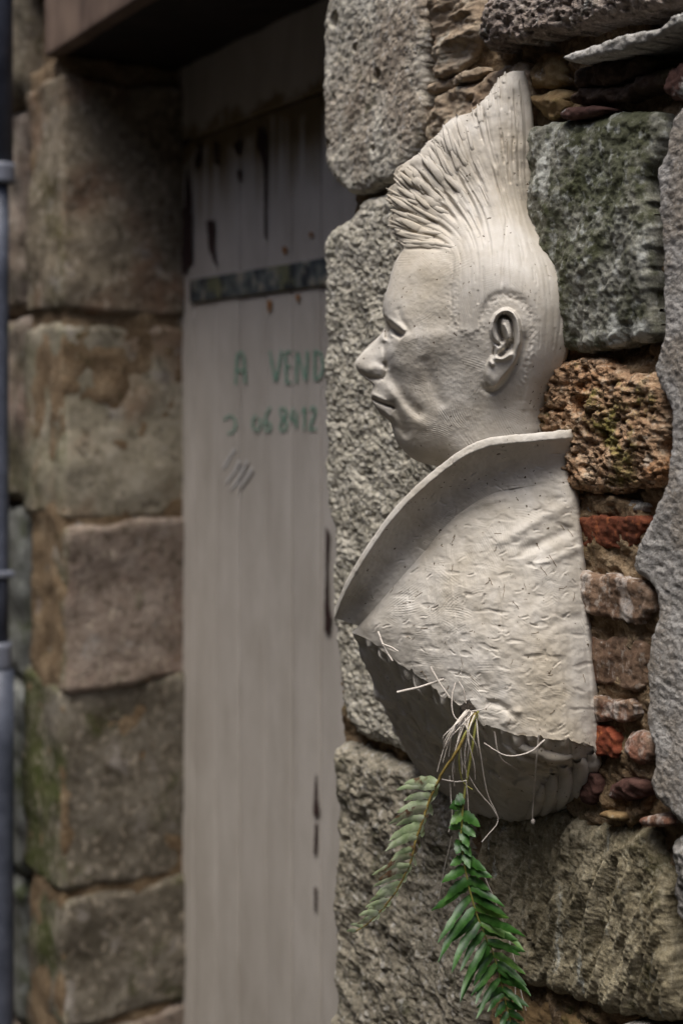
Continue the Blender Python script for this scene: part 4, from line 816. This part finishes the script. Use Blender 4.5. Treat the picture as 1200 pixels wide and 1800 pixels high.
# clay drips and curled tool strokes on the underside
def us(u_, k_):     # point on the underside
    i = int(np.clip(u_, 0, 1) * (Sf.shape[1] - 1)); j = int(np.clip(k_, 0, 1) * (Sf.shape[0] - 1)); return Sf[j, i]
for (u0, k0, u1, k1, r) in ((.26, .03, .27, .17, .004), (.29, .02, .31, .14, .0035), (.35, .03, .37, .2, .004), (.41, .03, .43, .16, .003), (.46, .04, .47, .15, .003),
                            (.86, .35, .78, .97, .009), (.91, .3, .85, .97, .010), (.82, .45, .72, .98, .008), (.95, .2, .92, .95, .009), (.78, .55, .66, .98, .007), (.74, .1, .90, .28, .007), (.70, .12, .84, .42, .006), (.55, .05, .58, .22, .004), (.62, .04, .63, .16, .004), (.33, .3, .42, .75, .004), (.5, .25, .56, .7, .004)):
    pts_ = np.array([us(u0 + (u1 - u0) * t + .02 * math.sin(3 * t), k0 + (k1 - k0) * t) for t in np.linspace(0, 1, 12)]) - dirn * .0018
    V, q = tube(smooth_path(pts_, 20), r * np.sin(np.linspace(.5, np.pi - .25, 20)), 8); meshobj('clay_smear', V, q, M_clay, bust)

# ------------------------------------------------------------------ fern growing out of the hem of the coat
fern = empty('fern_plant', at(np.array(828.), np.array(1246.), 1.345), 'small fern with hanging bare roots growing out of the hem of the clay coat', 'plant')
def soilball():
    th, ph = np.meshgrid(np.linspace(0, 2 * np.pi, 25), np.linspace(0, np.pi, 14)); p = np.stack([np.cos(th) * np.sin(ph), np.sin(th) * np.sin(ph), np.cos(ph)], -1)
    p = p * (1 + .5 * fbm(p * 2.2, 3)[..., None]); c = at(np.array(828.), np.array(1248.), 1.352); return (c + p * np.array([.011, .010, .009])).reshape(-1, 3), grid_faces(14, 25)
V, q = soilball(); meshobj('root_ball', V, q, M_soil, fern)
def strand(name, L, r0, r1, mat, parent, n=28, ns=6):
    L3 = np.array([at(np.array(float(x)), np.array(float(y)), Y) for x, y, Y in L]); P = smooth_path(L3, n)
    P[1:-1] += RNG.normal(size=(n - 2, 3)) * r0 * .12
    V, q = tube(P, np.linspace(r0, r1, n), ns); return meshobj(name, V, q, mat, parent), P
ROOTS = [[(822, 1250, 1.34), (800, 1275, 1.33), (782, 1310, 1.33), (768, 1356, 1.335)], [(826, 1250, 1.338), (806, 1272, 1.325), (790, 1300, 1.325), (778, 1340, 1.33)], [(820, 1248, 1.338), (796, 1282, 1.32), (788, 1330, 1.33)],
         [(834, 1252, 1.338), (822, 1290, 1.325), (816, 1330, 1.325), (820, 1368, 1.33)], [(836, 1254, 1.337), (840, 1300, 1.33), (846, 1340, 1.335), (856, 1395, 1.345), (872, 1430, 1.35), (874, 1446, 1.35), (862, 1462, 1.35), (846, 1480, 1.35)],
         [(808, 1300, 1.328), (812, 1340, 1.33), (838, 1388, 1.34), (862, 1416, 1.345), (876, 1440, 1.35)], [(790, 1364, 1.33), (792, 1400, 1.335), (794, 1436, 1.335), (788, 1462, 1.335)], [(818, 1372, 1.33), (822, 1410, 1.335), (823, 1460, 1.34)],
         [(824, 1248, 1.336), (812, 1262, 1.32), (806, 1290, 1.325), (810, 1320, 1.33), (812, 1360, 1.33)], [(830, 1250, 1.336), (850, 1246, 1.33), (862, 1236, 1.335)], [(818, 1236, 1.335), (814, 1212, 1.335), (806, 1198, 1.34)], [(800, 1200, 1.345), (794, 1225, 1.34), (796, 1255, 1.335), (810, 1272, 1.33)],
         [(946, 1292, 1.312), (942, 1340, 1.322), (937, 1400, 1.36), (935, 1440, 1.37)], [(957, 1300, 1.312), (930, 1322, 1.31), (890, 1328, 1.312), (850, 1306, 1.318)], [(868, 1286, 1.320), (878, 1330, 1.328), (905, 1350, 1.36), (938, 1366, 1.37)], [(776, 1370, 1.33), (800, 1374, 1.33), (820, 1372, 1.33)],
         [(794, 1470, 1.34), (780, 1530, 1.36), (770, 1580, 1.37)], [(850, 1540, 1.36), (872, 1590, 1.37), (890, 1640, 1.38), (904, 1690, 1.38)], [(904, 1700, 1.38), (914, 1740, 1.385), (924, 1776, 1.385)], [(906, 1700, 1.38), (905, 1740, 1.385), (906, 1790, 1.385)]]
for k in range(9):
    x0 = random.uniform(816, 838); x1 = random.uniform(775, 850); y1 = random.uniform(1300, 1400)
    ROOTS.append([(x0, 1250, 1.337), (x0 + .35 * (x1 - x0) - 6, 1250 + .35 * (y1 - 1250), 1.322), (x1 + random.uniform(-5, 5), 1250 + .75 * (y1 - 1250), 1.324), (x1, y1, 1.33)])
for L in ROOTS: strand('root', L, .00075, .00045, M_root, fern)
strand('straw', [(698, 1217, 1.36), (740, 1207, 1.35), (780, 1194, 1.345)], .0014, .0011, M_root, bust, 8); strand('straw', [(756, 1172, 1.345), (772, 1200, 1.34), (790, 1226, 1.335)], .0012, .0007, M_root, bust, 8)
strand('straw', [(664, 1110, 1.42), (676, 1140, 1.41), (690, 1162, 1.40)], .0011, .0007, M_root, bust, 8); strand('straw', [(672, 1132, 1.41), (688, 1138, 1.40), (700, 1145, 1.395)], .001, .0006, M_root, bust, 8)
bead = at(np.array(936.), np.array(1444.), 1.37); th, ph = np.meshgrid(np.linspace(0, 2 * np.pi, 13), np.linspace(0, np.pi, 8))
meshobj('root_nodule', (bead + 0.0022 * np.stack([np.cos(th) * np.sin(ph), np.sin(th) * np.sin(ph), 1.3 * np.cos(ph)], -1)).reshape(-1, 3), grid_faces(8, 13), M_root, fern)

def leaflet(parent, base, ang, L, wd, curl, tilt, mat, twist=0.0, bend=0.0):
    """one pinna: base point in space, direction in the vertical plane, curling towards or away from the viewer"""
    n = 9; t = np.linspace(0, 1, n); half = wd * np.clip(np.minimum(.55 + 3 * t, 1), 0, 1) * (1 - t ** 3.4) * .5 + .0003
    a = ang + bend * t; dx = np.concatenate([[0], np.cumsum((np.cos(a) * L / (n - 1))[1:])]); dz = np.concatenate([[0], np.cumsum((-np.sin(a) * L / (n - 1))[1:])])
    dy = -(tilt * t + curl * t * t + .05 * np.sin(t * 7 + L * 700)) * L
    mid = np.stack([dx, dy, dz], 1) + base; side = np.stack([np.sin(a) * math.cos(twist), np.full(n, math.sin(twist)), np.cos(a) * math.cos(twist)], 1)
    wv = (1 + .16 * np.sin(t * 21 + L * 900))[:, None]; fold = np.array([0, -1, 0]) * (half * .12)[:, None]
    V = np.stack([mid + side * half[:, None] * wv - fold, mid + side * half[:, None] * .5, mid + fold * .6, mid - side * half[:, None] * .5, mid - side * half[:, None] * wv - fold], 1)
    return meshobj('leaflet', V.reshape(-1, 3), grid_faces(n, 5), mat, parent)
PXM = 1.345 / F
def frond(rach, y0, n, mats, Lf, lfun, rfun, r0, label, stem_mat, lr=(1, 1)):
    ob, P = strand('frond', rach, r0, .0006, stem_mat, fern, 60); ob['label'] = label
    pyx = HYP - P[:, 2] / P[:, 1] * F
    k0 = int(np.argmax(pyx > y0))
    for j in range(n):
        f = j / (n - 1); i = int(k0 + f * (len(P) - 1 - k0)); tg = P[min(i + 1, 59)] - P[max(i - 1, 0)]; ax = math.atan2(-tg[2], tg[0])   # direction of growth, screen sense
        for sd, fn in ((1, lfun), (-1, rfun)):
            v = fn(f)
            if v is None: continue
            off_, ln, curl, tilt, tw, bd = v
            leaflet(ob, P[i], ax + sd * off_ + random.uniform(-.2, .2), ln * PXM * random.uniform(.7, 1.15), Lf * PXM * (1 - .45 * f) * random.uniform(.85, 1.12), curl + random.uniform(-.15, .15), tilt + random.uniform(-.15, .15), random.choice(mats), tw + random.uniform(-.25, .25), bd + random.uniform(-.15, .15))
    return ob
# stems from the hem to the fronds are part of each frond
frond([(836, 1252, 1.336), (818, 1290, 1.322), (800, 1325, 1.32), (782, 1350, 1.325), (763, 1386, 1.33), (747, 1429, 1.33), (733, 1470, 1.33), (720, 1517, 1.33), (703, 1554, 1.335), (681, 1587, 1.34), (652, 1618, 1.345), (626, 1636, 1.35)], 1376, 24, [M_leafp, M_leafp, M_leafp, M_leafb], 15,
      lambda f: (1.38 - .4 * f, (62 + 26 * math.sin(3.0 * f)) * (1 - f * .66), .1, .1, .12, -.5),
      lambda f: (.55, 44 * (1 - f * .65), -.5, -.9, .9, .3), .0016, 'pale underside frond, partly browned, hanging to the left', M_rachis)
frond([(838, 1256, 1.338), (830, 1310, 1.33), (820, 1370, 1.332), (813, 1422, 1.335), (810, 1470, 1.335), (814, 1510, 1.335), (828, 1576, 1.335), (846, 1631, 1.34), (864, 1671, 1.345), (876, 1712, 1.35), (887, 1756, 1.355), (896, 1796, 1.36)], 1400, 27, [M_leafd, M_leafd, M_leafd, M_leafd, M_leafl], 18.5,
      lambda f: None if f < .24 and random.random() < .45 else ((1.35 if f > .25 else random.uniform(.8, 1.7)) - .2 * f, (26 + 66 * sstep(.2, .5, f)) * (1 - .62 * sstep(.6, 1, f)), .3, .2, -.35, -.22),
      lambda f: None if f < .2 and random.random() < .4 else ((1.18 if f > .25 else random.uniform(.5, 1.5)) - .15 * f, (30 + 46 * sstep(.2, .5, f)) * (1 - .6 * sstep(.6, 1, f)), .4, .2, .35, .25), .0014, 'dark glossy green frond hanging straight down', M_stem)
strand('frond', [(840, 1250, 1.34), (826, 1275, 1.325), (812, 1300, 1.32), (806, 1330, 1.322), (812, 1372, 1.33), (830, 1388, 1.332)], .0011, .0006, M_stem, fern)
